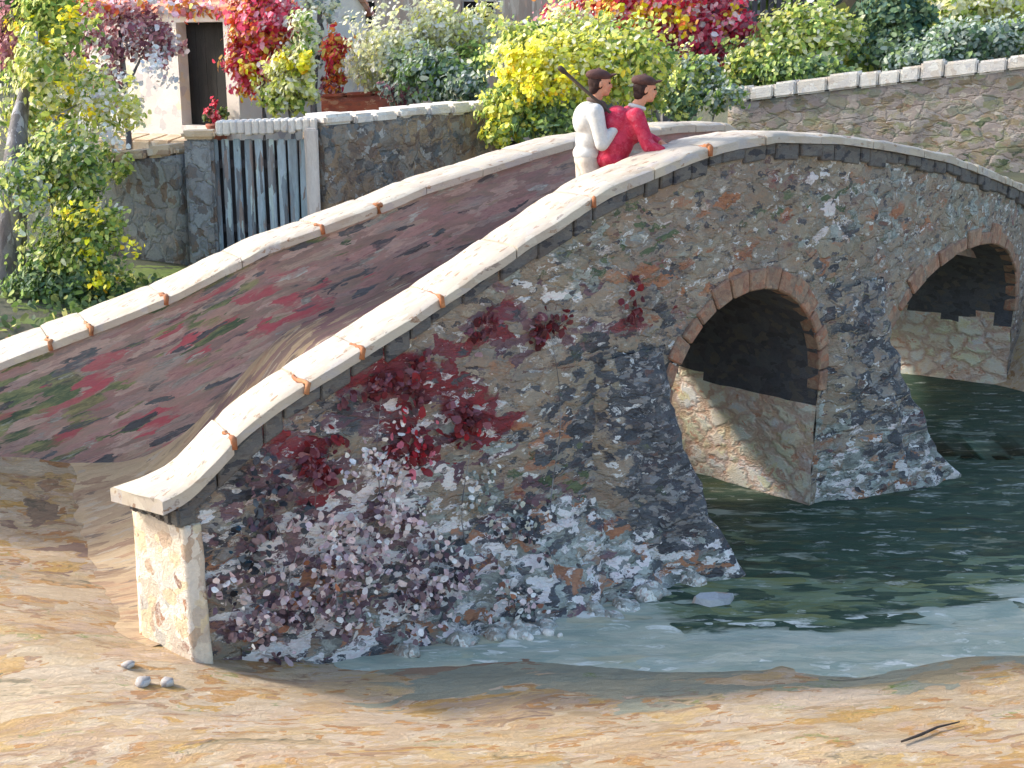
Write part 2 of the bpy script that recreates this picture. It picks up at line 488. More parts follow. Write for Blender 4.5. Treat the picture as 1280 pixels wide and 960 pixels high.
wc = wlayer(None, 2.2, 1, [(46, 68, 56), (36, 56, 46), (58, 80, 66), (42, 64, 48), (64, 80, 68)])
wc = wlayer(wc, 5, 0.35, [(72, 94, 80), (38, 52, 46), (84, 94, 66), (60, 86, 76)], None, 3.1)
wc = wlayer(wc, 4, 0.85, [(110, 134, 118), (92, 120, 110), (116, 122, 78), (128, 148, 138), (72, 98, 82)], 'mid', 5.3)
wc = wlayer(wc, 2.4, 1.15, [(168, 174, 158), (150, 162, 148), (182, 184, 168), (140, 156, 146), (186, 176, 142), (160, 172, 166)], 'shallow', 7.7)
wc = wlayer(wc, 9, 0.35, [(214, 218, 212), (200, 206, 200), (226, 226, 220)], 'foam', 9.9)
nb.link(wc, nb.b.inputs['Base Color'])
nb.b.inputs['Roughness'].default_value = 0.5
nb.b.inputs['Specular IOR Level'].default_value = 0.2
bp = nb.new('ShaderNodeBump')
bp.inputs['Strength'].default_value = 0.45
bp.inputs['Distance'].default_value = 0.05
nb.link(nb.math('ADD', nb.noise(PW, 6, 5, 0.7), nb.math('MULTIPLY', nb.noise(tc.outputs['Object'], 60, 3, 0.6), 0.15)), bp.inputs['Height'])
nb.link(bp.outputs[0], nb.b.inputs['Normal'])
M['water'] = nb.m

# ------------------------------------------------------------------ object helpers


def tag(o, label=None, cat=None, group=None, kind=None):
    if label:
        o['label'] = label
    if cat:
        o['category'] = cat
    if group:
        o['group'] = group
    if kind:
        o['kind'] = kind
    return o


def empty(name, loc=(0, 0, 0), rz=0.0):
    o = bpy.data.objects.new(name, None)
    COL.objects.link(o)
    o.location = loc
    o.rotation_euler = (0, 0, rz)
    o.empty_display_size = 0.1
    return o


def thing(name, label, cat, group=None, loc=(0, 0, 0)):
    return tag(empty(name, loc), label, cat, group)


def link_mesh(name, me, mat, parent=None, smooth=False):
    o = bpy.data.objects.new(name, me)
    COL.objects.link(o)
    if mat is not None:
        me.materials.append(mat)
    if smooth:
        me.polygons.foreach_set('use_smooth', [True] * len(me.polygons))
    if parent is not None:
        o.parent = parent
        o.matrix_parent_inverse = Matrix.Translation(parent.location).inverted()
    return o


def from_arrays(name, verts, faces, mat, parent=None, smooth=False, attrs=None, cols=None, vecs=None):
    me = bpy.data.meshes.new(name)
    me.from_pydata([tuple(v) for v in verts], [], [tuple(int(i) for i in f) for f in faces])
    if attrs:
        for k, v in attrs.items():
            a = me.attributes.new(k, 'FLOAT', 'POINT')
            a.data.foreach_set('value', np.asarray(v, dtype=np.float32))
    if vecs is not None:
        a = me.attributes.new('run', 'FLOAT_VECTOR', 'POINT')
        a.data.foreach_set('vector', np.asarray(vecs, dtype=np.float32).ravel())
    if cols is not None:
        a = me.attributes.new('Col', 'FLOAT_COLOR', 'POINT')
        a.data.foreach_set('color', np.asarray(cols, dtype=np.float32).ravel())
    me.update()
    return link_mesh(name, me, mat, parent, smooth)


def from_bm(name, bm, mat, parent=None, smooth=False, recalc=True):
    if recalc:
        bmesh.ops.recalc_face_normals(bm, faces=bm.faces)
    me = bpy.data.meshes.new(name)
    bm.to_mesh(me)
    bm.free()
    return link_mesh(name, me, mat, parent, smooth)


def bm_box(bm, c, size, rz=0.0, bevel=0.0, jitter=0.0):
    r = bmesh.ops.create_cube(bm, size=1.0)
    vs = r['verts']
    for v in vs:
        v.co = Vector((v.co.x * size[0], v.co.y * size[1], v.co.z * size[2]))
        if jitter:
            v.co += Vector([random.uniform(-jitter, jitter) for _ in range(3)])
    bmesh.ops.rotate(bm, verts=vs, cent=(0, 0, 0), matrix=Matrix.Rotation(rz, 3, 'Z'))
    bmesh.ops.translate(bm, verts=vs, vec=Vector(c))
    if bevel:
        es = list({e for v in vs for e in v.link_edges})
        bmesh.ops.bevel(bm, geom=es, offset=bevel, segments=2, affect='EDGES', clamp_overlap=True)
    return vs


def bm_hexa(bm, b4, t4):
    vs = [bm.verts.new(p) for p in list(b4) + list(t4)]
    for f in ((3, 2, 1, 0), (4, 5, 6, 7), (0, 1, 5, 4), (1, 2, 6, 5), (2, 3, 7, 6), (3, 0, 4, 7)):
        bm.faces.new([vs[i] for i in f])
    return vs


def bm_tube(bm, pts, radii, seg=8, caps=True):
    rings = []
    pts = [Vector(p) for p in pts]
    for i, p in enumerate(pts):
        d = (pts[min(i + 1, len(pts) - 1)] - pts[max(i - 1, 0)]).normalized()
        q = d.to_track_quat('Z', 'Y')
        rings.append([bm.verts.new(p + q @ Vector((radii[i] * math.cos(2 * PI * k / seg), radii[i] * math.sin(2 * PI * k / seg), 0))) for k in range(seg)])
    for a, b in zip(rings, rings[1:]):
        for k in range(seg):
            bm.faces.new((a[k], a[(k + 1) % seg], b[(k + 1) % seg], b[k]))
    if caps:
        bm.faces.new(list(reversed(rings[0])))
        bm.faces.new(rings[-1])


def nz(p, s=1.0):
    return noise.noise(Vector(p) * s)


# ------------------------------------------------------------------ terrain
RIV = [((40, 11.6), (14, 11.4), 2.4), ((14, 11.4), (6, 11.2), 2.6), ((6, 11.2), (3.9, 12.0), 2.5), ((3.9, 12.0), (2.2, 13.6), 2.3), ((2.2, 13.6), (1.9, 15.5), 2.0),
       ((1.9, 15.5), (2.1, 18.5), 2.0), ((2.1, 18.5), (2.6, 24), 2.0), ((2.6, 24), (4.5, 34), 2.0), ((4.5, 34), (6, 60), 2.0),
       ((5.0, 11.0), (2.6, 10.5), 2.3), ((2.6, 10.5), (0.9, 10.1), 1.98), ((0.9, 10.1), (-0.5, 9.6), 1.42), ((6.0, 12.6), (4.2, 14.2), 2.0), ((4.2, 14.2), (5.0, 15.2), 1.7)]


def river_d(x, y):
    """signed distance to the water's edge (negative inside), offset so that 2.35 marks the shore"""
    d = np.full(x.shape, 1e9)
    for (ax, ay), (bx, by), hw in RIV:
        vx, vy = bx - ax, by - ay
        t = np.clip(((x - ax) * vx + (y - ay) * vy) / (vx * vx + vy * vy), 0, 1)
        d = np.minimum(d, np.hypot(x - ax - t * vx, y - ay - t * vy) - hw)
    return d + 2.35


def np_noise(x, y, s, amp, seed=0.0):
    return amp * (np.sin(x * s + 1.7 * np.sin(y * s * 0.8 + seed)) + np.sin(y * s * 1.3 - 1.1 * np.sin(x * s * 0.6 + seed * 2)))


def base_h(x, y):
    h = np.interp(y, [-5, 6.0, 7.6, 9.0, 12, 15, 18, 24, 32, 45, 90, 200], [0.3, 0.02, 0.02, 0.30, 1.30, 1.66, 1.9, 2.3, 2.9, 4.5, 14, 30])
    h = h + np.clip(-x - 3.5, 0, 3) * 0.02 * np.clip(y - 8, 0, 4)
    return h


# stations of a cloud of points relative to the bridge
SS2 = np.linspace(-3.4, 13.2, 700)
BX, BY = plan(SS2)


def bridge_coord(x, y):
    xf, yf = x.ravel(), y.ravel()
    s_out = np.zeros_like(xf)
    o_out = np.zeros_like(xf)
    for i in range(0, len(xf), 4000):
        dx = xf[i:i + 4000, None] - BX[None]
        dy = yf[i:i + 4000, None] - BY[None]
        k = np.argmin(dx * dx + dy * dy, axis=1)
        s = SS2[k]
        tx, ty = np.polyval(dcx, s), np.polyval(dcy, s)
        L = np.hypot(tx, ty)
        ddx = xf[i:i + 4000] - BX[k]
        ddy = yf[i:i + 4000] - BY[k]
        s_out[i:i + 4000] = s + (ddx * tx + ddy * ty) / L
        o_out[i:i + 4000] = (-ddx * ty + ddy * tx) / L
    return s_out.reshape(x.shape), o_out.reshape(x.shape)


def ground_h(x, y, raw=False):
    x = np.asarray(x, dtype=float)
    y = np.asarray(y, dtype=float)
    d = river_d(x, y) - 2.35
    wob = np_noise(x, y, 1.9, 0.09, 1.0) + np_noise(x, y, 5.1, 0.03, 2.0)
    d = d + wob
    slope = np.interp(y, [7, 9.5, 11.5, 13], [0.20, 0.22, 0.5, 0.9])
    h = np.minimum(base_h(x, y) + np_noise(x, y, 2.3, 0.012, 3.0), WL + d * slope)
    h = np.maximum(h, -1.1)
    if raw:
        return h
    s, o = bridge_coord(x, y)
    inside = (s > -0.05) & (s < 13.0) & (o > 0.02) & (o < far_w(s) + 0.42)
    h = np.where(inside, np.minimum(h, road_z(s, o, h) - 0.05), h)
    return h


def road_z(s, o, raw):
    u = np.clip((o - CAPW) / (far_w(s) - CAPW), 0, 1)
    z = road_n(np.maximum(s, 0)) * (1 - u) + road_f(s) * u
    q = smooth01((1.9 - s) / 2.5)
    lift = 0.03 * np.clip((s + 0.6) / 0.5, 0, 1) - 0.02
    return z * (1 - q) + (raw + lift) * q


def gz(x, y):
    return float(ground_h(np.array([x]), np.array([y]))[0])


gx = np.concatenate([np.linspace(-120, -16, 18)[:-1], np.linspace(-16, -6, 26)[:-1], np.linspace(-6, 6, 151)[:-1], np.linspace(6, 16, 32)[:-1], np.linspace(16, 130, 18)])
gy = np.concatenate([np.linspace(-30, 3, 10)[:-1], np.linspace(3, 12, 121)[:-1], np.linspace(12, 24, 61)[:-1], np.linspace(24, 220, 40)])
GX, GY = np.meshgrid(gx, gy)
GZ = ground_h(GX, GY)
nxg, nyg = len(gx), len(gy)
fine = (np.abs(GX) < 7) & (GY > 3) & (GY < 12)
GZ = GZ + np.where(fine, np.array([0.012 * nz((a * 0.6, b * 2.2, 0), 2.2) + 0.008 * nz((a, b * 2, 3), 6) for a, b in zip(GX.ravel(), GY.ravel())]).reshape(GX.shape), 0)
idx = np.arange(nxg * nyg).reshape(nyg, nxg)
fc = np.stack([idx[:-1, :-1], idx[:-1, 1:], idx[1:, 1:], idx[1:, :-1]], -1).reshape(-1, 4)
GD = river_d(GX, GY) - 2.35
S_, O_ = bridge_coord(GX, GY)
wet = np.clip(1.0 - GD / 0.75, 0, 1) * (GY < 11)
grass = smooth01((GY - 11.0) / 1.2) * (GX < 30)
grass = np.where((S_ > -3) & (S_ < 13) & (O_ < far_w(S_)), 0, grass)
lawn = np.exp(-((GX + 3.4) / 1.2) ** 2 - ((GY - 13.0) / 1.2) ** 2) * 1.3
darkm = np.exp(-((GX + 0.9) / 0.9) ** 2 - ((GY - 8.35) / 0.25) ** 2) * 0.9 + 0.75 * np.exp(-((GX + 3.7) / 1.1) ** 2 - ((GY - 9.75) / 0.6) ** 2)
ground = from_arrays('ground', np.stack([GX, GY, GZ], -1).reshape(-1, 3), fc, M['ground'], smooth=True,
                     attrs={'wet': wet.ravel(), 'grass': grass.ravel(), 'lawn': lawn.ravel(), 'dark': darkm.ravel()})
tag(ground, kind='structure')

# water surface
wx = np.concatenate([np.linspace(-3, 7, 126)[:-1], np.linspace(7, 40, 20)])
wy = np.concatenate([np.linspace(7.2, 13.2, 121)[:-1], np.linspace(13, 40, 28)])
WX, WY = np.meshgrid(wx, wy)
WD = -(river_d(WX, WY) - 2.35 + np_noise(WX, WY, 1.9, 0.09, 1.0) + np_noise(WX, WY, 5.1, 0.03, 2.0))
S2, O2 = bridge_coord(WX, WY)
edge = WD + np_noise(WX, WY, 2.7, 0.08, 4.0)
shallow = np.clip(1.15 - (edge - 0.50) / 0.62, 0, 1) * (WY < 11.5)
shallow = np.maximum(shallow, np.clip(1 - (WY - 9.25 + 0.25 * (WX - 0.9)) / 0.5, 0, 1) * np.clip((1.9 - WX) / 1.4, 0, 1))
mid = np.clip(1 - np.abs(edge - 1.3) / 0.6, 0, 1) * (WY < 11)
foam = np.exp(-((edge - 0.92) / 0.10) ** 2) * (WY < 10.8) * 0.8 + np.exp(-((edge - 0.05) / 0.07) ** 2) * 0.5 * (WY < 10)
WZ = np.array([0.012 * nz((a * 0.8, b * 2.0, 1), 2.4) + 0.006 * nz((a * 0.8, b * 3, 5), 6) for a, b in zip(WX.ravel(), WY.ravel())]).reshape(WX.shape)
WZ += np.array([0.022 * nz((a * 1.1 + 0.8 * nz((a, b, 3)), b * 3.2, 8), 2.6) for a, b in zip(WX.ravel(), WY.ravel())]).reshape(WX.shape) * np.clip(shallow, 0, 1)
WZ += 0.02 * np.exp(-((edge - 0.92) / 0.10) ** 2) * (WY < 10.8)
iw = np.arange(WX.size).reshape(WX.shape)
fw = np.stack([iw[:-1, :-1], iw[:-1, 1:], iw[1:, 1:], iw[1:, :-1]], -1).reshape(-1, 4)
water = from_arrays('water', np.stack([WX, WY, WZ + WL], -1).reshape(-1, 3), fw, M['water'], smooth=True,
                    attrs={'shallow': shallow.ravel(), 'mid': mid.ravel(), 'foam': foam.ravel()})
tag(water, kind='structure')

# road over the bridge
rs = np.arange(-0.6, 13.2, 0.08)
rv, rf_, rdark, rrun = [], [], [], []
nr = 25
for s in rs:
    w0, w1 = CAPW - 0.06, float(far_w(s)) + 0.05
    zn_, zf_ = float(road_n(max(s, 0.0))), float(road_f(s))
    for k in range(nr):
        u = k / (nr - 1)
        o = w0 + (w1 - w0) * u
        if s < 0:
            o = o - (1 - u) * 0.5 * min(1, -s)
        x, y = plan(s, o)
        h_raw = float(ground_h(np.array([x]), np.array([y]), True)[0])
        z = float(road_z(np.array([s]), np.array([o]), np.array([h_raw]))[0])
        z += 0.012 * nz((s * 1.2, o * 4, 2), 2.0)
        rv.append((x, y, z))
        rrun.append((s, o, 0.0))
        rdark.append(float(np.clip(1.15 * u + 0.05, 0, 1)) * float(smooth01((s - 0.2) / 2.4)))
for i in range(len(rs) - 1):
    for k in range(nr - 1):
        a = i * nr + k
        rf_.append((a, a + nr, a + nr + 1, a + 1))
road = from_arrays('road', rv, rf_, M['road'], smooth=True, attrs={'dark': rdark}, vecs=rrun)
tag(road, kind='structure')

# ------------------------------------------------------------------ bridge
bridge = thing('stone_bridge', 'humped grey stone bridge with two arches and pale capped parapets over dark water', 'bridge')


def blobmask(sv, zv, blobs, curve=near0):
    m = np.zeros_like(sv)
    for px, py, rx, ry, a in blobs:
        s0, z0 = on_curve(px, py, curve)
        s1, _ = on_curve(px + rx, py, curve)
        _, z1 = on_curve(px, py + ry, curve)
        ds, dz = max(abs(s1 - s0), 0.05), max(abs(z1 - z0), 0.05)
        m = np.maximum(m, a * np.exp(-((sv - s0) / ds) ** 2 - ((zv - z0) / dz) ** 2))
    return m


def columns(s0, s1, step):
    segs = []
    cur = s0
    for A in ARCH:
        segs.append((cur, A[0], None))
        segs.append((A[0], A[1], A))
        cur = A[1]
    segs.append((cur, s1, None))
    return segs


def face_wall(name, off, outward, ztop, mat, step=0.035, nzr=70, amp=0.03, masks=None, s0=0.0, s1=S_END, zbot=-1.2, arches=True):
    V, Fc, SV, ZV = [], [], [], []
    segs = columns(s0, s1, step) if arches else [(s0, s1, None)]
    for (sa, sb, A) in segs:
        n = max(2, int((sb - sa) / step) + 1)
        if A:   # cosine spacing keeps the arch round at its springings
            ss = [(sa + sb) / 2 - (sb - sa) / 2 * math.cos(PI * k / (n - 1)) for k in range(n)]
        else:
            ss = np.linspace(sa, sb, n)
        base = len(V)
        for s in ss:
            zb = arch_z(s, A) if A else (zbot(s) if callable(zbot) else zbot)
            zt = float(ztop(s))
            o = off(s) if callable(off) else off
            x, y = plan(s, o)
            t, nn = tangent(s)
            for k in range(nzr):
                u = k / (nzr - 1)
                z = zb + (zt - zb) * u
                p = Vector((x, y, z))
                e = 1.0 if 0 < k < nzr - 1 else 0.3
                dsp = amp * e * (0.7 * nz(p, 2.2) + 0.6 * nz(p, 6.5) + 0.35 * nz(p, 15))
                p += nn * outward * dsp
                V.append(p)
                SV.append(s)
                ZV.append(z)
        for i in range(len(ss) - 1):
            for k in range(nzr - 1):
                a = base + i * nzr + k
                q = (a, a + nzr, a + nzr + 1, a + 1)
                Fc.append(q if outward < 0 else q[::-1])
    at = {k: blobmask(np.array(SV), np.array(ZV), v) for k, v in masks.items()} if masks else None
    run = [(a, 0.0, b - float(zn(a))) for a, b in zip(SV, ZV)]
    return from_arrays(name, V, Fc, mat, bridge, True, at, None, run)


CT = 0.085   # cap thickness
masks_near = {
    'mauve': [(450, 640, 160, 120, .9), (330, 590, 90, 120, 1), (400, 700, 150, 110, 1), (480, 520, 110, 90, .95), (640, 640, 80, 60, .6), (620, 420, 90, 60, .55), (760, 400, 60, 40, .4)],
    'dark': [(285, 580, 30, 80, 1), (300, 680, 40, 60, .7), (400, 520, 50, 30, .6), (640, 660, 40, 22, .9), (775, 530, 70, 110, 1.0), (1040, 420, 22, 90, .75), (800, 600, 60, 60, .6), (560, 760, 60, 30, .4)],
    'red': [(490, 470, 70, 45, 1), (480, 560, 60, 40, .9), (590, 505, 50, 60, .95), (400, 590, 40, 40, .5), (690, 410, 30, 30, .6), (620, 400, 40, 30, .55), (790, 390, 40, 22, .5), (340, 560, 30, 40, .4)],
    'white': [(430, 690, 130, 80, 1.1), (520, 600, 70, 80, .75), (360, 760, 80, 40, .6), (600, 560, 40, 60, .35), (560, 780, 120, 30, .5), (1040, 235, 20, 60, .5), (700, 350, 40, 60, .3)],
    'teal': [(640, 740, 120, 50, .9), (760, 700, 90, 60, .8), (700, 330, 70, 50, .4), (1120, 250, 90, 50, .35), (1220, 260, 60, 50, .45), (600, 600, 60, 60, .4), (1060, 520, 50, 60, .7)],
    'rust': [(700, 560, 60, 60, .4), (930, 250, 60, 30, .4), (860, 350, 60, 30, .5), (1050, 560, 50, 40, .5), (1110, 280, 50, 20, .4), (260, 720, 30, 40, .5), (820, 700, 30, 30, .6), (980, 330, 70, 25, .5)],
    'green': [(700, 600, 40, 30, .5), (780, 290, 60, 40, .3), (1020, 260, 60, 20, .3)],
}
face_wall('spandrel_wall', 0.0, -1, lambda s: zn(s) - CT - 0.01, M['stone'], masks=masks_near)
face_wall('outer_back_wall', lambda s: float(far_w(s)) + CAPW, 1, lambda s: zf(s) - CT + 0.005, M['stone'], step=0.12, nzr=24, s0=-0.1)
face_wall('inner_near_parapet', CAPW, 1, lambda s: zn(s) - CT + 0.005, M['far_stone'], step=0.1, nzr=12, arches=False, zbot=lambda s: float(road_n(s)) - 0.15, amp=0.015)

# row of dark blocks standing in for the shade beneath the near capping
bm = bmesh.new()
s = -0.06
while s < S_END - 0.1:
    L = random.uniform(0.14, 0.34)
    e = min(S_END, s + L - 0.012)
    pr = random.uniform(0.02, 0.05)
    q0, q1 = plan(s, -pr), plan(e, -pr)
    r0, r1 = plan(s, 0.16), plan(e, 0.16)
    z0, z1 = float(zn(s)) - CT + 0.004, float(zn(e)) - CT + 0.004
    hh = random.uniform(0.09, 0.17)
    bm_hexa(bm, [(q0[0], q0[1], z0 - hh), (q1[0], q1[1], z1 - hh), (r1[0], r1[1], z1 - hh), (r0[0], r0[1], z0 - hh)],
            [(q0[0], q0[1], z0), (q1[0], q1[1], z1), (r1[0], r1[1], z1), (r0[0], r0[1], z0)])
    s += L
bmesh.ops.bevel(bm, geom=list(bm.edges), offset=0.012, segments=1, affect='EDGES')
from_bm('string_course', bm, M['slate'], bridge)

# the far parapet: inner face to the viewer, running on to the left past the near one
masks_far = {
    'green': [(60, 500, 90, 50, 1), (260, 400, 60, 40, .6), (440, 310, 40, 30, .5), (30, 550, 60, 40, .9), (240, 440, 50, 30, .5)],
    'red': [(210, 430, 70, 50, .5), (340, 380, 80, 30, .5), (150, 520, 110, 30, .45), (420, 360, 80, 25, .4), (90, 480, 60, 40, .4)],
}
V, Fc, SV, ZV = [], [], [], []
ss = np.arange(-3.4, S_END + 0.01, 0.05)
rows = 40
for s in ss:
    t, nn = tangent(s)
    o = float(far_w(s))
    x, y = plan(s, o)
    zb, zt = float(road_f(s)) - 1.0, float(zf(s)) - CT + 0.005
    for k in range(rows):
        z = zb + (zt - zb) * k / (rows - 1)
        p = Vector((x, y, z))
        p -= nn * 0.025 * (0.8 * nz(p, 2.4) + 0.6 * nz(p, 7))
        V.append(p); SV.append(s); ZV.append(z)
for i in range(len(ss) - 1):
    for k in range(rows - 1):
        a = i * rows + k
        Fc.append((a, a + rows, a + rows + 1, a + 1))
at = {k: blobmask(np.array(SV), np.array(ZV), v, far_w) for k, v in masks_far.items()}
far_par = from_arrays('far_parapet', V, Fc, M['far_stone'], bridge, True, at, None, [(a, 0.0, b - float(zf(a))) for a, b in zip(SV, ZV)])
# its outer side left of the bridge
V, Fc = [], []
sl = np.arange(-3.4, 0.0, 0.1)
for s in sl:
    x, y = plan(s, float(far_w(s)) + CAPW)
    for k in range(6):
        V.append((x, y, gz(x, y) - 0.3 + (float(zf(s)) - CT - gz(x, y) + 0.3) * k / 5))
for i in range(len(sl) - 1):
    for k in range(5):
        a = i * 6 + k
        Fc.append((a, a + 1, a + 7, a + 6))
from_arrays('outer_back_face', V, Fc, M['stone'], bridge, True)


def capstone(sa, sb, inner, outer, zfun, th, parent, label=None, wob=0.022, skew=0.0):
    """one slab of the capping: rounded arrises, a slightly wavy outline"""
    n = max(3, int((sb - sa) / 0.06))
    prof = [(0, 0.0), (0.0, 0.75), (0.06, 1.0), (0.3, 1.08), (0.5, 1.1), (0.7, 1.08), (0.94, 1.0), (1.0, 0.75), (1.0, 0.0)]
    V, Fc = [], []
    m = len(prof)
    sd = random.uniform(0, 100)
    dz = random.uniform(-0.006, 0.010)
    for i in range(n + 1):
        u = i / n
        s = sa + (sb - sa) * u
        endr = 1.0 - 0.35 * (max(0, 1 - min(u, 1 - u) * (sb - sa) / 0.05)) ** 2
        oi = inner(s) if callable(inner) else inner
        oo = outer(s) if callable(outer) else outer
        for (a, b) in prof:
            o = oo + (oi - oo) * a
            o += wob * (nz((s * 3, a * 2.0, sd)) + 0.6 * nz((s * 9, a * 3, sd)))
            x, y = plan(s - skew * a * (1 - u), o)
            z = float(zfun(s - skew * a * (1 - u))) - th + th * (b if b <= 0.75 else 0.75 + (b - 0.75) * endr) + dz * (b > 0) + 0.008 * nz((s * 4, o * 5, sd)) * (b > 0.5)
            V.append((x, y, z))
    for i in range(n):
        for k in range(m - 1):
            a = i * m + k
            Fc.append((a, a + 1, a + m + 1, a + m))
        Fc.append((i * m + m - 1, i * m, (i + 1) * m, (i + 1) * m + m - 1))
    Fc.append(tuple(range(m)))
    Fc.append(tuple(reversed(range(n * m, n * m + m))))
    bm = bmesh.new()
    vs = [bm.verts.new(v) for v in V]
    for f in Fc:
        bm.faces.new([vs[i] for i in f])
    o = from_bm('capstone', bm, M['cap'], parent, smooth=False)
    o.data.polygons.foreach_set('use_smooth', [True] * len(o.data.polygons))
    try:
        o.data.set_sharp_from_angle(angle=0.9)
    except Exception:
        pass
    if label:
        o['label'] = label
    return o


def joint(s, inner, outer, zfun, th, parent):
    """irregular lump of rusty mortar squeezed out of a joint in the capping"""
    bm = bmesh.new()
    n = 9
    oi = inner(s) if callable(inner) else inner
    oo = outer(s) if callable(outer) else outer
    oi = oo + (oi - oo) * random.choice((0.25, 0.4, 0.55, 0.8))
    wd = random.uniform(0.45, 0.95)
    pts, rad = [], []
    for i in range(n):
        u = i / (n - 1)
        o = oo - 0.012 + (oi - oo + 0.0) * u
        x, y = plan(s + 0.05 * nz((s * 7, u * 3, 1)), o)
        pts.append((x, y, float(zfun(s)) - 0.004))
        rad.append(max(0.008, wd * (0.028 + 0.022 * nz((s * 5, u * 5, 9)) - 0.016 * u)))
    x, y = plan(s, oo - 0.018)
    pts.insert(0, (x, y, float(zfun(s)) - th * 0.9))
    rad.insert(0, 0.02)
    bm_tube(bm, pts, rad, 8)
    return from_bm('mortar_joint', bm, M['mortar'], parent, smooth=True)


jn = [(288, 521), (378, 470), (447, 425), (547, 350), (640, 302), (735, 245), (812, 207), (880, 182), (950, 165), (1020, 164), (1085, 172), (1150, 184)]
js = [-0.12] + [on_curve(x, y, near0)[0] for x, y in jn]
end_s = on_curve(1176, 190, near0)[0]
js.append(end_s)
while js[-1] < S_END - 0.3:
    js.append(js[-1] + random.uniform(0.22, 0.42))
near_par = face_wall('near_parapet', CAPW - 0.004, 1, lambda s: zn(s) - CT, M['far_stone'], step=0.5, nzr=4, arches=False, zbot=lambda s: float(zn(s)) - CT - 0.12, amp=0.0)
for i in range(len(js) - 1):
    first = i == 0
    capstone(js[i] + 0.006 - (0.06 if first else 0), js[i + 1] - 0.006, CAPW + 0.03 + (0.04 if first else 0), -0.06 - (0.02 if first else 0), zn, CT + (0.02 if first else 0), near_par, None, 0.022, 0.24 if first else 0.0)
    if i and js[i] < end_s + 0.1 and i in (1, 2, 3, 4, 6, 8):
        joint(js[i], CAPW + 0.0, -0.055, zn, CT, near_par)
fj = [(62, 425), (112, 404), (205, 366), (300, 320), (400, 280), (470, 252), (530, 228), (600, 206), (662, 188), (712, 173)]
fs = [-3.4] + [on_curve(x, y, far_w)[0] for x, y in fj]
while fs[-1] < S_END - 0.5:
    fs.append(fs[-1] + random.uniform(0.6, 0.95))
for i in range(len(fs) - 1):
    capstone(fs[i] + 0.005, fs[i + 1] - 0.005, lambda s: float(far_w(s)) + CAPW + 0.04 + 0.26 * float(smooth01((2.2 - s) / 3.0)), lambda s: float(far_w(s)) - 0.05, zf, CT, far_par)
    if i in (1, 2, 3, 5, 6):
        joint(fs[i], lambda s: float(far_w(s)) + CAPW * 0.6, lambda s: float(far_w(s)) - 0.045, zf, CT, far_par)

# arches: lining, ring of voussoirs
for ai, A in enumerate(ARCH):
    l, r, zs, zc = A
    path = []
    for k in range(24):
        path.append((l, -1.2 + (zs + 1.2) * k / 24))
    for k in range(41):
        th = PI - PI * k / 40
        path.append(((l + r) / 2 + (r - l) / 2 * math.cos(th), zs + (zc - zs) * math.sin(th)))
    for k in range(1, 25):
        path.append((r, zs - (zs + 1.2) * k / 24))
    V, Fc = [], []
    nd = 26
    for (s, z) in path:
        W = float(far_w(s)) + CAPW
        for k in range(nd):
            x, y = plan(s, W * k / (nd - 1))
            p = Vector((x, y, z))
            p += Vector((nz(p, 5), nz(p + Vector((9, 0, 0)), 5), nz(p + Vector((0, 9, 0)), 5))) * 0.022
            V.append(p)
    for i in range(len(path) - 1):
        for k in range(nd - 1):
            a = i * nd + k
            Fc.append((a, a + nd, a + nd + 1, a + 1))
    npath = len(path)
    def in_vault_shade(f):  # ragged edge bounds the painted shade, not a change of stone
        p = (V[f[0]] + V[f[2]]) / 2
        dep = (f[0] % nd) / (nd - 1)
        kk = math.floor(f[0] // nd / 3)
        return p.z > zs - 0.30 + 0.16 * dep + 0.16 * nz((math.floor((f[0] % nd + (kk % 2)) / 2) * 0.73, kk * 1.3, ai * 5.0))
    fv = [f for f in Fc if in_vault_shade(f)]
    fp = [f for f in Fc if not in_vault_shade(f)]
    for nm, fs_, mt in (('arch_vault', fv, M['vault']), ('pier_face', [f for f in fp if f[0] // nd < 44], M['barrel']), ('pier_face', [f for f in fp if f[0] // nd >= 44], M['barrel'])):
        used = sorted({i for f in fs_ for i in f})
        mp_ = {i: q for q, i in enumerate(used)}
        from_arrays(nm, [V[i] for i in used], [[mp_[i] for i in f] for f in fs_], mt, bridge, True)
    bm = bmesh.new()
    nv = 17 if ai == 0 else 19
    rw = 0.17 if ai == 0 else 0.19
    for k in range(nv):
        t0 = PI + 0.12 - (PI + 0.24) * (k + 0.03) / nv
        t1 = PI + 0.12 - (PI + 0.24) * (k + 0.97) / nv
        wv_ = rw * random.uniform(0.65, 1.3)
        pj = random.uniform(0.018, 0.045)

        def pt(t, rr, o):
            ca, sa_ = math.cos(t), math.sin(t)
            s = (l + r) / 2 + ((r - l) / 2 + rr) * ca
            z = zs + (zc - zs + rr) * sa_
            x, y = plan(s, o)
            return (x, y, z)
        bm_hexa(bm, [pt(t0, 0.0, -pj), pt(t1, 0.0, -pj), pt(t1, 0.0, 0.12), pt(t0, 0.0, 0.12)],
                [pt(t0, wv_, -pj), pt(t1, wv_, -pj), pt(t1, wv_, 0.12), pt(t0, wv_, 0.12)])
    bmesh.ops.bevel(bm, geom=list(bm.edges), offset=0.014, segments=1, affect='EDGES')
    from_bm('arch_ring', bm, M['ring'], bridge)


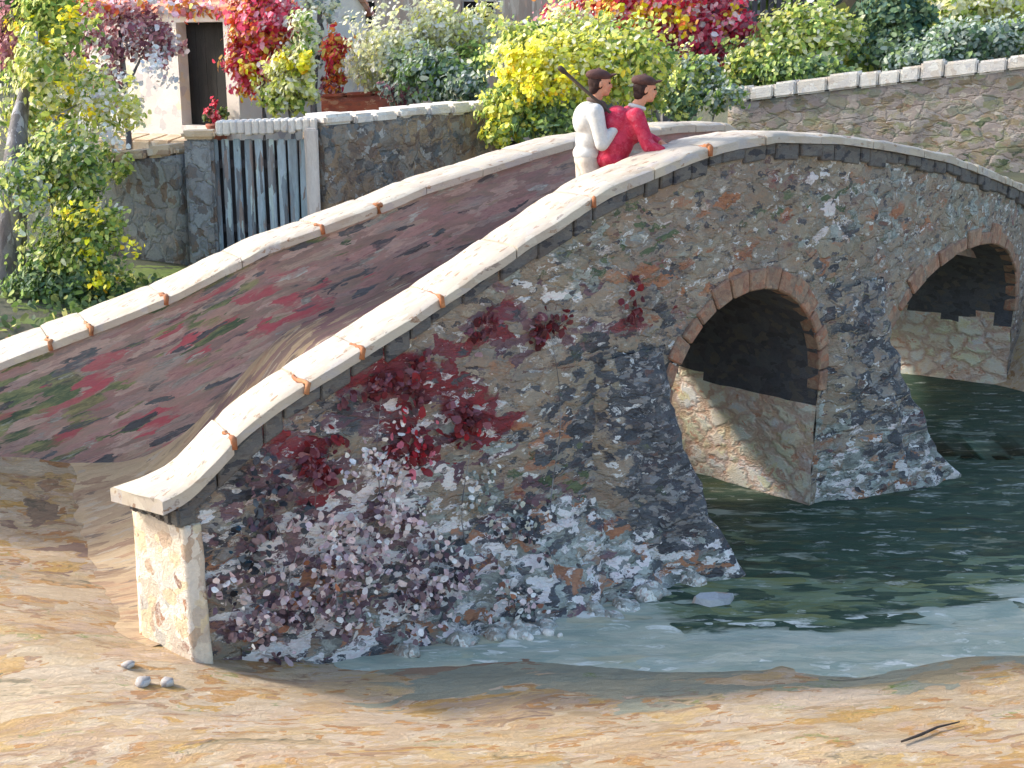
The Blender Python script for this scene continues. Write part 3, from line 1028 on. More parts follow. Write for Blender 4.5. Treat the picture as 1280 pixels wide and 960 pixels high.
# cutwaters and footings
def cutwater(name, sa, sb, tip, ztop, label, tealmask, dark):
    """half cone of masonry against the pier, pointed towards the stream"""
    V, Fc, T, DK = [], [], [], []
    nr_, nc = 34, 36
    tipv = Vector(tip)
    for i in range(nr_):
        u = i / (nr_ - 1)
        z = WL - 0.3 + (ztop - WL + 0.3) * u
        for k in range(nc):
            v = k / (nc - 1)
            s = sa + (sb - sa) * v
            x, y = plan(s, -0.01)
            wall = Vector((x, y, 0))
            ridge = math.sin(PI / 2 * max(0.0, 1 - abs(v - 0.62) / (0.62 if v < 0.62 else 0.38))) ** 1.1
            reach = (1 - max(0.0, (z - WL) / (ztop - WL)) ** 0.75) if z > WL else 1.0
            xm, ym = plan(sa + (sb - sa) * 0.62, -0.01)
            p = wall + (Vector((tipv.x - xm, tipv.y - ym, 0))) * ridge * reach
            p.z = z
            q = Vector((nz(p, 5), nz(p + Vector((5, 0, 0)), 5), nz(p + Vector((0, 5, 0)), 4)))
            t, nn = tangent(s)
            fe = float(np.clip(min(v / 0.14, (1 - v) / 0.10), 0, 1))
            p -= nn * ((0.05 * abs(nz(p, 3.0)) + 0.03 * nz(p, 9) + 0.03) * fe - 0.07 * (1 - fe))
            p += q * (0.03 + 0.03 * ridge)
            V.append(p)
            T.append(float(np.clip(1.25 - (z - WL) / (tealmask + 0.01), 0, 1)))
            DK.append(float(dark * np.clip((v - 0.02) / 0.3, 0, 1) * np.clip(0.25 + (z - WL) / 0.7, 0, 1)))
    for i in range(nr_ - 1):
        for k in range(nc - 1):
            a = i * nc + k
            Fc.append((a, a + 1, a + nc + 1, a + nc))
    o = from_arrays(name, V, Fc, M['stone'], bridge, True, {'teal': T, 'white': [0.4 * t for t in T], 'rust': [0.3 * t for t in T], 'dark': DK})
    o['label'] = label
    return o


t1 = at_z(932, 716, WL)
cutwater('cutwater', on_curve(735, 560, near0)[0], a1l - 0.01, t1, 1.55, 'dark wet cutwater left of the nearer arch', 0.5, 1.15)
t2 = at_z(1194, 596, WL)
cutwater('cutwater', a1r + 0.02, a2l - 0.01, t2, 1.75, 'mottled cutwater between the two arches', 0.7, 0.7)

# rubble footing spread along the foot of the near face
V, Fc, mk = [], [], {'teal': [], 'white': [], 'mauve': [], 'rust': [], 'dark': []}
s_f = np.linspace(0.30, 4.25, 110)
nf = 26
for s in s_f:
    reach = float(np.interp(s, [0.3, 0.8, 2.0, 3.0, 3.6, 4.25], [0.03, 0.14, 0.34, 0.52, 0.55, 0.36]))
    top = float(np.interp(s, [0.3, 1.2, 2.5, 3.4, 4.25], [0.45, 0.55, 0.62, 0.62, 0.40]))
    t, nn = tangent(s)
    for k in range(nf):
        u = k / (nf - 1)
        r_ = reach * (1 + 0.25 * nz((s * 1.7, 0, 5))) * u
        x, y = plan(s, 0.03 - r_)
        zb_ = max(WL, min(0.02, gz(x, y))) - 0.12
        z = zb_ + (top - 0.1 - zb_) * (1 - u) ** 1.25
        p = Vector((x, y, z))
        lump = 0.5 + 0.5 * nz((s * 5.5, u * 5.0, 2))
        p += Vector((-nn.x, -nn.y, 1.1)) * (0.075 * lump ** 2 + 0.03 * nz((s * 13, u * 11, 7))) * (1 - abs(2 * u - 1) ** 3)
        V.append(p)
        mk['teal'].append(float(np.interp(s, [0.5, 1.6, 2.4], [0.2, 0.6, 0.95])))
        mk['white'].append(float(np.interp(s, [0.4, 1.5, 3.0], [0.75, 0.65, 0.5])))
        mk['mauve'].append(float(np.interp(s, [0.4, 1.6, 2.6], [1.0, 0.8, 0.2])))
        mk['rust'].append(0.35)
        mk['dark'].append(0.5 * (0.5 + 0.5 * nz((s * 3, u * 3, 11))))
for i in range(len(s_f) - 1):
    for k in range(nf - 1):
        a = i * nf + k
        Fc.append((a, a + nf, a + nf + 1, a + 1))
from_arrays('footing', V, Fc, M['stone'], bridge, True, mk)

# end pillar of the near parapet
t, nn = tangent(0.0)
V, Fc = [], []
nzr = 22
per = []
o0, o1, s0_, s1_ = -0.05, CAPW + 0.05, -0.04, 0.07
sk = lambda o: -0.24 * (o - o0) / (o1 - o0)
for a in np.linspace(0, 1, 13)[:-1]:
    o = o1 + (o0 - o1) * a
    per.append((s0_ + sk(o), o))
for a in np.linspace(0, 1, 7)[:-1]:
    per.append((s0_ + (s1_ - s0_) * a, o0))
for a in np.linspace(0, 1, 9)[:-1]:
    per.append((s1_, o0 + (o1 - o0) * a))
for a in np.linspace(0, 1, 9)[:-1]:
    per.append((s1_ + (s0_ - 0.24 - s1_) * a, o1))
for i in range(nzr):
    u = i / (nzr - 1)
    for (s, o) in per:
        x, y = plan(s, o)
        z = -0.25 + u * (float(zn(-0.14)) - CT - 0.14 + 0.25)
        p = Vector((x, y, z))
        c = Vector((*plan(-0.05, 0.22), z))
        k = 1.0 + 0.10 * (1 - u) + 0.045 * nz(p, 4) + 0.03 * nz(p, 10)
        p = c + (p - c) * k
        p.z = z
        V.append(p)
m_ = len(per)
for i in range(nzr - 1):
    for k in range(m_):
        Fc.append((i * m_ + k, i * m_ + (k + 1) % m_, (i + 1) * m_ + (k + 1) % m_, (i + 1) * m_ + k))
Fc.append(tuple((nzr - 1) * m_ + k for k in range(m_)))
from_arrays('end_pillar', V, Fc, M['pillar'], bridge, True)
bm = bmesh.new()
ea, eb = Vector((*plan(-0.30, o1), 0)), Vector((*plan(-0.06, o0), 0))
for k in range(6):
    p = ea.lerp(eb, (k + 0.5) / 6)
    L_ = (eb - ea).length / 6
    dv = eb - ea
    bm_box(bm, (p.x + 0.05 * t.x, p.y + 0.05 * t.y, float(zn(-0.14)) - CT - 0.07 + random.uniform(-.01, .01)), (L_ * 0.92, 0.15, random.uniform(0.11, 0.15)), math.atan2(dv.y, dv.x), 0.02, 0.008)
from_bm('under_cap_course', bm, M['slate'], bridge)  # carries the painted shade strip round the pillar end

# ------------------------------------------------------------------ dabs: leaves and petals
def dabs(name, C, Nrm, size, cols, mat, parent, aspect=1.6, sides=6, curl=0.15):
    C = np.asarray(C, dtype=float)
    n = len(C)
    N = np.asarray(Nrm, dtype=float)
    N /= np.linalg.norm(N, axis=1, keepdims=True) + 1e-9
    R = rng.normal(size=(n, 3))
    U = np.cross(N, R)
    U /= np.linalg.norm(U, axis=1, keepdims=True) + 1e-9
    W = np.cross(N, U)
    size = np.asarray(size).reshape(n, 1)
    V = np.zeros((n, sides, 3))
    for k in range(sides):
        a = 2 * PI * k / sides
        rr = 0.5 * rng.uniform(0.72, 1.18, size=(n, 1))
        V[:, k] = C + U * size * aspect * rr * math.cos(a) + W * size * rr * math.sin(a) - N * size * curl * (math.cos(a) ** 2)
    Fc = np.arange(n * sides).reshape(n, sides)
    cc = np.repeat(np.c_[np.asarray(cols), np.ones(n)], sides, axis=0)
    return from_arrays(name, V.reshape(-1, 3), Fc, mat, parent, False, None, cc)


def pal_cols(pal, n, gain=1.0, jit=0.18):
    P_ = np.array([lin(p) for p in pal]) * gain
    c = P_[rng.integers(0, len(pal), n)]
    c = c * (1 + rng.normal(size=(n, 1)) * jit)
    return np.clip(c, 0.004, 0.85)


def blob_points(c, r, n, shell=0.55, gap=0.0):
    """points in an ellipsoid, denser towards the outside, gathered in uneven sprays"""
    out, nrm = [], []
    c = np.array(c)
    r = np.array(r)
    k = max(5, n // 22)
    d = rng.normal(size=(k, 3))
    d /= np.linalg.norm(d, axis=1, keepdims=True)
    rad = rng.uniform(shell, 1.0, size=(k, 1)) * (1 + 0.22 * rng.normal(size=(k, 1)))
    cen = c + d * rad * r
    j = rng.integers(0, k, n)
    p = cen[j] + rng.normal(size=(n, 3)) * (r.mean() * 0.16)
    nn = (p - c) / r
    nn /= np.linalg.norm(nn, axis=1, keepdims=True) + 1e-9
    nn = nn * 0.6 + rng.normal(size=(n, 3)) * 0.5 + np.array([-0.6, -0.35, 0.4])
    return p, nn


def plant(name, label, cat, blobs, trunk=None, group=None, base=None, flowers=None, gain=1.55):
    """blobs: (px, py, rx, ry, Y, count, palette, leaf size in m); flowers the same; trunk: list of (px, py, Y, radius)"""
    b0 = blobs[0]
    c0 = at_y(b0[0], b0[1], b0[4])
    root = thing(name, label, cat, group, (c0.x, c0.y, gz(c0.x, c0.y)))

    def build(part, bl, mat, aspect):
        C, N, S, K = [], [], [], []
        for (px, py, rx, ry, Y, n, pal, sz) in bl:
            c = at_y(px, py, Y)
            m = Y / F / cp
            r = (rx * m, max(rx, ry) * m * 0.55, ry * m)
            p, nn = blob_points(c, r, int(n * 2.7))
            keep = p[:, 2] > ground_h(p[:, 0], p[:, 1]) + 0.02
            p, nn = p[keep], nn[keep]
            C.append(p); N.append(nn)
            S.append(sz * 0.56 * rng.uniform(0.5, 1.4, len(p)))
            K.append(pal_cols(pal, len(p), gain))
        return dabs(part, np.vstack(C), np.vstack(N), np.concatenate(S), np.vstack(K), mat, root, aspect)
    build('foliage', blobs, M['leaf'], 1.7)
    if flowers:
        build('blossom', flowers, M['petal'], 1.25)
    stems = trunk or [(b0[0], b0[1], b0[4], 0.04)]
    bm = bmesh.new()
    tp = [at_y(px, py, Y) for (px, py, Y, rr) in stems]
    rr = [q[3] for q in stems]
    foot = Vector((tp[0].x, tp[0].y, gz(tp[0].x, tp[0].y) - 0.1))
    pts = [foot] + tp
    if tp[0].z - foot.z < 0.15:
        pts = pts[1:] if len(pts) > 2 else [foot, tp[0] + Vector((0, 0, 0.3))]
    rads = ([rr[0] * 1.25] + rr)[-len(pts):]
    fine_p, fine_r = [], []
    for i in range(len(pts) - 1):
        for q in range(5):
            u = q / 5
            p = pts[i].lerp(pts[i + 1], u)
            p = p + Vector((nz(p, 2.0), nz(p, 2.3), 0)) * 0.05
            fine_p.append(p); fine_r.append(rads[i] * (1 - u) + rads[i + 1] * u)
    fine_p.append(pts[-1]); fine_r.append(rads[-1] * 0.8)
    bm_tube(bm, fine_p, fine_r, 8)
    # limbs reaching out into the larger blobs
    top = pts[-1]
    for (px, py, rx, ry, Y, n, pal, sz) in blobs[:7]:
        c = at_y(px, py, Y)
        a = pts[0].lerp(top, 0.55)
        if (c - a).length > 0.2:
            mdl = a.lerp(c, 0.5) + Vector((random.uniform(-.08, .08), 0, 0.1))
            bm_tube(bm, [a, mdl, c], [rads[-1] * 0.7, rads[-1] * 0.5, rads[-1] * 0.25], 6)
    from_bm('trunk' if trunk else 'stem', bm, M['bark'], root, smooth=True)
    return root


YG = [(206, 204, 120), (182, 190, 96), (220, 214, 150), (160, 172, 84), (196, 188, 92), (226, 222, 176)]
YB = [(222, 206, 74), (206, 196, 84), (232, 214, 110), (180, 184, 72), (214, 190, 60)]
YF = [(240, 206, 40), (232, 190, 30), (244, 220, 90), (226, 176, 40)]
DG = [(98, 120, 84), (82, 106, 80), (116, 136, 90), (74, 96, 76), (112, 128, 100)]
MG = [(124, 148, 76), (104, 130, 66), (146, 162, 88), (92, 116, 66), (160, 170, 104)]
PALE = [(232, 228, 176), (222, 216, 160), (238, 234, 200), (208, 204, 150), (226, 214, 172)]
RED = [(216, 72, 100), (200, 56, 84), (230, 108, 128), (180, 52, 78), (224, 136, 150)]
ORG = [(234, 124, 60), (240, 150, 80), (226, 98, 56), (238, 170, 90)]
PINK = [(226, 150, 160), (232, 180, 184), (214, 120, 140), (236, 206, 204)]
PKW = [(224, 204, 204), (206, 184, 188), (228, 220, 216), (196, 172, 178), (214, 196, 192), (184, 160, 166)]
MAU = [(140, 92, 104), (122, 78, 92), (164, 120, 126), (150, 108, 112), (186, 150, 150)]
LIL = [(214, 218, 232), (196, 206, 222), (232, 232, 238), (206, 198, 214)]
BLU = [(140, 154, 146), (124, 140, 134), (160, 168, 156), (112, 124, 120)]

plant('flowering_shrub', 'tall yellow green flowering shrub at the left edge beside the whitewashed cottage', 'shrub', [
    (85, 330, 58, 50, 12.9, 1000, MG + DG[:2] + YG[:3], .075), (110, 280, 42, 40, 13.1, 620, MG + YG + DG[:1], .075), (60, 365, 55, 26, 12.7, 600, DG + MG[:2], .075),
    (60, 30, 55, 40, 14.4, 600, MG + YG[:2], .085), (40, 120, 45, 55, 14.4, 560, MG + YG + PALE[:2], .085), (115, 120, 45, 50, 14.5, 480, YG + MG[:2] + PALE, .08),
    (75, 210, 56, 50, 13.4, 1000, MG + DG[:2] + YG[:3] + PALE[:2], .08), (20, 60, 26, 50, 14.5, 260, MAU, .085), (150, 140, 22, 40, 14.6, 150, YG + PALE[:2], .075), (22, 230, 26, 60, 12.8, 260, MG + YG[:2] + BLU, .08), (45, 95, 30, 40, 13.5, 320, MG + YG + PALE[:2], .085), (140, 200, 20, 26, 14.0, 140, YG + MG, .075)],
    trunk=[(12, 375, 13.0, .17), (14, 290, 13.1, .16), (18, 200, 13.3, .13), (34, 110, 13.7, .05), (46, 40, 14.0, .02)],
    flowers=[(60, 60, 50, 50, 14.0, 60, YF, .10), (60, 160, 60, 40, 13.9, 50, YF, .10), (95, 310, 55, 50, 12.6, 70, YF + YB[:2], .09),
             (110, 150, 50, 50, 14.0, 70, LIL, .08), (40, 90, 40, 40, 14.0, 40, LIL + PALE, .08), (75, 225, 50, 30, 13.4, 40, YF + PALE, .10)])
plant('wisteria_vine', 'dusty mauve vine hanging over the white cottage wall left of its dark doorway', 'vine', [
    (150, 38, 58, 30, 20.2, 600, MAU + PKW[:2], .105), (200, 50, 30, 26, 20.3, 300, MAU + LIL, .10), (120, 90, 40, 34, 20.1, 320, MAU + PALE[:2], .10)],
    flowers=[(110, 40, 30, 20, 20.0, 40, PINK, .14), (170, 80, 50, 40, 20.0, 80, LIL, .11), (160, 120, 30, 30, 20.0, 30, LIL + PALE, .11), (105, 5, 40, 14, 20.0, 120, ORG + PINK, .15), (190, 6, 60, 14, 20.3, 160, ORG + PINK + PINK, .15), (250, 8, 30, 10, 20.6, 60, ORG + PINK, .14)])
plant('red_creeper', 'red and orange creeper climbing the wall right of the dark cottage doorway', 'creeper', [
    (325, 40, 36, 52, 20.3, 1000, RED + ORG + PINK[2:3], .12), (308, 88, 22, 34, 20.2, 420, ORG + RED, .11), (350, 20, 26, 30, 20.2, 260, RED + PINK, .11), (305, 12, 26, 20, 20.3, 200, ORG + PINK, .11)],
    flowers=[(305, 80, 16, 36, 20.0, 50, YF + ORG, .12), (335, 60, 26, 36, 20.0, 60, PINK + RED, .13)])
plant('yellow_shrub', 'small yellow green shrub between the red creeper and the thin grey trunk', 'shrub', [
    (362, 98, 32, 34, 19.7, 600, YG + PALE[:2], .11), (352, 122, 28, 20, 19.7, 260, MG + YG, .10), (378, 50, 18, 40, 19.8, 320, PALE + MG[:2], .10)],
    flowers=[(370, 85, 18, 20, 19.4, 36, YF, .15)])
plant('slender_tree', 'slender grey trunked tree with sparse pale leaves in front of the tan house', 'tree', [
    (398, 12, 26, 16, 22.0, 160, PALE + BLU, .10), (390, 60, 12, 40, 22.0, 50, PALE + BLU, .08)],
    trunk=[(392, 135, 22, .055), (396, 60, 22, .045), (402, -30, 22, .035)])
plant('orange_bush', 'narrow orange red bush beside the slender grey trunk', 'bush', [
    (418, 70, 14, 34, 21.6, 260, ORG + RED[:2], .12), (414, 112, 14, 20, 21.5, 160, ORG + MAU, .11)])
plant('pampas_shrub', 'pale cream yellow feathery shrub under the dark window of the tan house', 'shrub', [
    (475, 70, 40, 45, 21.2, 800, PALE + PALE + YG[:1], .10), (500, 95, 34, 30, 21.0, 420, PALE + BLU[:2] + MG[:1], .10)])
plant('grey_green_bush', 'low dark grey green bush growing just above the garden wall', 'bush', [
    (545, 98, 44, 26, 20.0, 650, DG + BLU + MG[:2], .11), (580, 115, 28, 20, 19.6, 300, BLU + DG + PALE[:1], .10), (500, 118, 30, 12, 20.4, 200, BLU + MAU[:2], .10)])
plant('pale_tall_shrub', 'tall pale yellow shrub in front of the tan house wall above the grey green bush', 'shrub', [
    (550, 35, 44, 38, 22.5, 800, YG[:3] + PALE + PALE, .11), (520, 60, 26, 30, 22.3, 320, PALE + YG[:1], .11), (600, 45, 26, 40, 22.6, 420, PALE + BLU[:1] + YG, .11), (580, 80, 30, 20, 22.0, 260, MG + DG[:2], .11)])
plant('yellow_bush', 'big bright yellow bush just behind the two people on the bridge', 'bush', [
    (690, 95, 66, 46, 15.6, 1500, YB + YG, .085), (760, 75, 70, 44, 15.9, 1500, YG + MG + YB[:2], .085), (640, 140, 36, 30, 15.2, 600, YB + MG, .085),
    (660, 60, 46, 34, 16.0, 700, YG + MG, .085), (805, 112, 30, 34, 16.2, 500, YG + MG + DG[:1], .085), (690, 150, 50, 24, 15.2, 650, DG + MG, .085), (720, 40, 50, 22, 16.2, 500, YG + PALE, .085), (620, 165, 20, 18, 15.0, 200, YB + MG, .08)],
    flowers=[(648, 82, 24, 24, 15.1, 120, YF, .10), (690, 108, 44, 20, 15.0, 110, YF, .09)])
plant('autumn_tree', 'red and orange autumn tree above the yellow bush behind the two people', 'tree', [
    (760, 18, 55, 24, 25, 800, RED + PINK + ORG[:2], .15), (830, 28, 60, 36, 25.2, 1200, RED + RED + PINK + ORG[:2], .15), (900, 40, 45, 34, 25.4, 900, RED + MAU[:2] + PINK[:1], .15), (830, -20, 110, 30, 25.3, 1100, RED + PINK + ORG[:1], .15), (870, 66, 40, 18, 25, 360, RED + MAU, .14)],
    trunk=[(835, 120, 25.3, .16), (838, 60, 25.3, .14), (840, 10, 25.3, .1)],
    flowers=[(760, 16, 50, 20, 24.6, 110, ORG + YF[:2], .18), (850, 20, 50, 18, 24.7, 130, ORG + YF, .18), (880, 40, 40, 18, 24.7, 80, PINK + RED, .18)], gain=1.5)
plant('mixed_hedge_bush', 'grey green bush with pale patches below the autumn tree right of the people', 'bush', [
    (870, 100, 40, 30, 20.5, 700, BLU + MG + YG[:2], .11), (900, 120, 30, 20, 20.2, 360, BLU + MG + PALE[:1], .10), (850, 130, 24, 20, 19.8, 260, DG + YG[:2], .10)])
plant('yellow_hedge', 'yellow green rounded hedge behind the left end of the river wall', 'hedge', [
    (1000, 50, 56, 36, 24.5, 1300, YG + MG + PALE[:1], .13), (950, 80, 50, 28, 24.0, 800, MG + YG + DG[:2], .13), (1050, 62, 34, 38, 24.6, 620, YG + MG + PALE[:2], .13), (1010, 90, 60, 16, 23.4, 500, DG + MG, .12)])
plant('dark_fir', 'dark blue green fir behind the river wall between two yellow hedges', 'tree', [
    (1120, 25, 38, 44, 24.6, 1100, DG + [(62, 92, 84), (80, 112, 102)], .14), (1135, 62, 50, 22, 24.3, 700, DG + BLU[:2], .13), (1120, -30, 28, 34, 24.6, 500, DG, .14)],
    trunk=[(1120, 90, 24.6, .12), (1120, 20, 24.6, .09), (1120, -60, 24.6, .04)])
plant('pale_hedge', 'pale yellow hedge at the right edge above the river wall', 'hedge', [
    (1190, 15, 50, 26, 25.5, 900, YG + PALE + MG[:1], .14), (1260, 5, 50, 24, 25.5, 800, YG + PALE, .14), (1180, 40, 40, 14, 25.0, 300, YG + MG, .13)])
plant('blue_grey_bush', 'low blue grey bush along the top of the river wall at the right edge', 'bush', [
    (1220, 52, 60, 18, 23.6, 900, BLU + DG[:2], .12), (1160, 72, 50, 14, 23.4, 500, BLU + DG, .12), (1290, 40, 40, 20, 23.6, 500, BLU + MG[:1], .12)])

# far wood closing the view
C, N = [], []
n = 9000
ang = rng.uniform(-0.75, 0.75, n)
dist = rng.uniform(36, 46, n)
hgt = rng.uniform(0, 1, n) ** 0.8 * (5.5 + 1.2 * np.sin(ang * 23) + 0.9 * np.sin(ang * 61))
C = np.stack([np.sin(ang) * dist, np.cos(ang) * dist, 3.0 + hgt], -1)
N = rng.normal(size=(n, 3)) * 0.7 + np.array([-0.3, -0.8, 0.4])
wood = dabs('far_wood', C, N, rng.uniform(0.35, 0.8, n), pal_cols(DG + BLU + MG[:3] + YG[:2] + [(170, 150, 130)], n), M['leaf'], None, 1.5)
tag(wood, kind='stuff')

# grass behind the far parapet
n = 1500
gxs = rng.normal(-3.5, 0.7, n)
gys = rng.uniform(11.2, 13.4, n)
s_, o_ = bridge_coord(gxs, gys)
ok = o_ > far_w(s_) + 0.6
gxs, gys = gxs[ok], gys[ok]
C = np.stack([gxs, gys, ground_h(gxs, gys) + rng.uniform(0.02, 0.12, len(gxs))], -1)
N = rng.normal(size=(len(gxs), 3)) * 0.5 + np.array([0, -0.7, 0.5])
gr = dabs('grass', C, N, rng.uniform(0.03, 0.07, len(gxs)), pal_cols(MG + DG[:2] + YG[:1], len(gxs)), M['leaf'], None, 1.8)
tag(gr, kind='stuff')


# creeper and blossom growing on the near face of the bridge
def wall_plant(name, label, cat, regions, mat, part):
    root = None
    C, N, S, K = [], [], [], []
    for (px, py, rx, ry, n, pal, sz, bulge) in regions:
        s0, z0 = on_curve(px, py, near0)
        s1, _ = on_curve(px + rx, py, near0)
        rs_ = abs(s1 - s0)
        rz_ = ry / F * 9.3 / 1.0
        k = max(4, n // 12)
        cs = s0 + rng.normal(size=k) * rs_ * 0.55
        cz = z0 + rng.normal(size=k) * rz_ * 0.55
        j = rng.integers(0, k, n)
        s = cs[j] + rng.normal(size=n) * 0.05
        z = cz[j] + rng.normal(size=n) * 0.05
        good = (z > -0.25) & (z < zn(s) - CT - 0.2) & (s > 0.05)
        s, z = s[good], z[good]
        o = -0.03 - np.abs(rng.normal(size=len(s))) * bulge - np.interp(s, [0.3, 0.8, 2.0, 3.0], [0.0, 0.12, 0.28, 0.45]) * np.clip(1 - (z - WL) / 0.9, 0, 1)
        x, y = plan(s, o)
        z = np.maximum(z, np.maximum(ground_h(x, y), WL) + 0.02)
        C.append(np.stack([x, y, z], -1))
        nv = rng.normal(size=(len(s), 3)) * 0.6 + np.array([0.45, -0.75, 0.25])
        N.append(nv)
        S.append(sz * rng.uniform(0.5, 1.5, len(s)))
        K.append(pal_cols(pal, len(s), 1.15))
    C = np.vstack(C)
    i = int(np.argmin(C[:, 2]))
    root = thing(name, label, cat, None, tuple(C[i] * np.array([1, 1, 0])))
    dabs(part, C, np.vstack(N), np.concatenate(S), np.vstack(K), mat, root, 1.35, 7)
    # woody stem creeping up the stones
    for q in range(5):
        bm = bmesh.new()
        px, py, rx, ry = regions[q % len(regions)][:4]
        s0, z0 = on_curve(px, py, near0)
        sb = s0 + random.uniform(-0.25, 0.25)
        x, y = plan(sb, -0.05)
        pts, rad = [], []
        for k in range(9):
            u = k / 8
            s = sb + (s0 - sb) * u + 0.05 * math.sin(6 * u + q) + 0.05 * nz((s0 * 3, u * 3.5, q))
            x, y = plan(s, -0.035)
            z = max(0.0, gz(*plan(sb, -0.1))) + (z0 - 0.0) * u
            pts.append((x, y, z)); rad.append(0.006 - 0.004 * u)
        bm_tube(bm, pts, rad, 6)
        from_bm('stem', bm, M['bark'], root, smooth=True)
    return root


wall_plant('crimson_creeper', 'crimson leaved creeper growing up the near face of the bridge below its parapet', 'creeper', [
    (480, 475, 44, 36, 190, REDS + MAU[:3], .05, .03), (500, 560, 34, 30, 110, REDS + PINK[2:3] + [(170, 44, 58)], .048, .03), (585, 520, 26, 44, 100, REDS + MAU[:2] + [(168, 40, 50)], .048, .03),
    (390, 590, 26, 34, 100, REDS[:3] + MAU[:3], .05, .03), (690, 415, 22, 26, 50, REDS + MAU[:2], .045, .02), (620, 410, 30, 26, 50, REDS + MAU, .045, .02), (780, 380, 40, 20, 30, REDS, .042, .02)], M['leaf'], 'foliage')
wall_plant('white_blossom_shrub', 'low white and mauve blossom shrub at the bridge foot beside the pale end pillar', 'shrub', [
    (430, 690, 100, 52, 560, PKW + MAUVE + PKW, .036, .06), (350, 760, 70, 44, 360, MAUVE + PKW + RUST[:1], .040, .07), (480, 580, 40, 50, 200, PKW + LIL, .030, .025),
    (520, 730, 60, 46, 300, MAUVE + PKW + NAVY[:2], .038, .06), (330, 620, 40, 60, 130, MAUVE + NAVY, .042, .03), (610, 740, 60, 40, 140, TEAL + PKW + RUST[:2], .036, .05),
    (300, 680, 22, 60, 30, NAVY + [(40, 70, 90)], .045, .03), (650, 650, 40, 26, 110, NAVY + WHITE + MAUVE, .036, .04), (590, 600, 40, 60, 90, WHITE + TEAL, .028, .02)], M['petal'], 'blossom')


# ------------------------------------------------------------------ walls, fence, houses
def stone_wall(name, label, cat, p0, p1, zt0, zt1, thick, mat, cope_mat, cope=0.14, over=0.04, amp=0.05, attrs=None):
    p0, p1 = Vector(p0), Vector(p1)
    root = thing(name, label, cat, None, (p0.x, p0.y, gz(p0.x, p0.y)))
    d = (p1 - p0)
    L = d.length
    d.normalize()
    nn = Vector((d.y, -d.x, 0))
    if nn.y > 0:
        nn = -nn
    V, Fc, GM = [], [], []
    n = max(8, int(L / 0.12))
    rows = 16
    prof = []
    for i in range(n + 1):
        u = i / n
        q = p0 + d * L * u
        zt = zt0 + (zt1 - zt0) * u + 0.03 * nz((u * L * 1.2, 3, zt0))
        zb = min(gz(q.x, q.y), gz(q.x + nn.x * 0.4, q.y + nn.y * 0.4)) - 0.3
        ring = []
        for k in range(rows):
            ring.append((thick / 2, zb + (zt - zb) * k / (rows - 1)))
        for k in range(rows):
            ring.append((-thick / 2, zt + (zb - zt) * k / (rows - 1)))
        for (o, z) in ring:
            p = Vector((q.x, q.y, z)) + nn * o
            p += nn * math.copysign(1, o) * amp * (0.7 * nz(p, 1.8) + 0.5 * nz(p, 5))
            V.append(p)
            GM.append(max(0.0, min(1.0, 0.9 - (z - zb) / max(0.3, zt - zb) * 1.1)))
    m = rows * 2
    for i in range(n):
        for k in range(m - 1):
            Fc.append((i * m + k, (i + 1) * m + k, (i + 1) * m + k + 1, i * m + k + 1))
    Fc.append(tuple(range(m)))
    Fc.append(tuple(n * m + k for k in reversed(range(m))))
    from_arrays('wall', V, Fc, mat, root, True, {'green': GM})
    # coping of separate rough slabs, kept as one run of masonry
    bm = bmesh.new()
    a = 0.0
    while a < L - 0.05:
        w = min(random.uniform(0.28, 0.55), L - a)
        u0, u1 = a / L, (a + w - 0.015) / L
        q0, q1 = p0 + d * L * u0, p0 + d * L * u1
        z0, z1 = zt0 + (zt1 - zt0) * u0, zt0 + (zt1 - zt0) * u1
        hh = cope * random.uniform(0.75, 1.15)
        j = random.uniform(-0.015, 0.02)
        ob = thick / 2 + over
        b4 = [q0 + nn * ob, q1 + nn * ob, q1 - nn * ob, q0 - nn * ob]
        zz = [z0, z1, z1, z0]
        bm_hexa(bm, [(p.x, p.y, z - 0.02 + j) for p, z in zip(b4, zz)],
                [(p.x, p.y, z + hh + j) for p, z in zip(b4, zz)])
        a += w
    bmesh.ops.bevel(bm, geom=list(bm.edges), offset=0.03, segments=2, affect='EDGES')
    from_bm('coping', bm, cope_mat, root, smooth=False)
    return root


q0, q1 = at_y(392, 156, 14.1), at_y(612, 136, 15.9)
stone_wall('garden_wall', 'brown rubble garden wall with white coping left of the yellow bush', 'wall', (q0.x, q0.y, 0), (q1.x, q1.y, 0), q0.z, q1.z, 0.4, M['garden_stone'], M['coping'], cope=0.11, over=0.02)
q0, q1 = at_y(122, 200, 14.5), at_y(236, 192, 14.3)
stone_wall('rubble_wall', 'blue grey rubble wall below the cottage beside the yellow flowering shrub', 'wall', (q0.x, q0.y, 0), (q1.x, q1.y, 0), q0.z, q1.z, 0.4, M['blue_stone'], M['beige_step'], cope=0.10)
q0, q1 = at_y(915, 128, 22.0), at_y(1500, 58, 19.4)
stone_wall('river_wall', 'long brown stone river wall with whitish top rising to the right beyond the bridge', 'wall', (q0.x, q0.y, 0), (q1.x, q1.y, 0), q0.z, q1.z, 0.5, M['bank_stone'], M['coping'], cope=0.24, over=0.05)

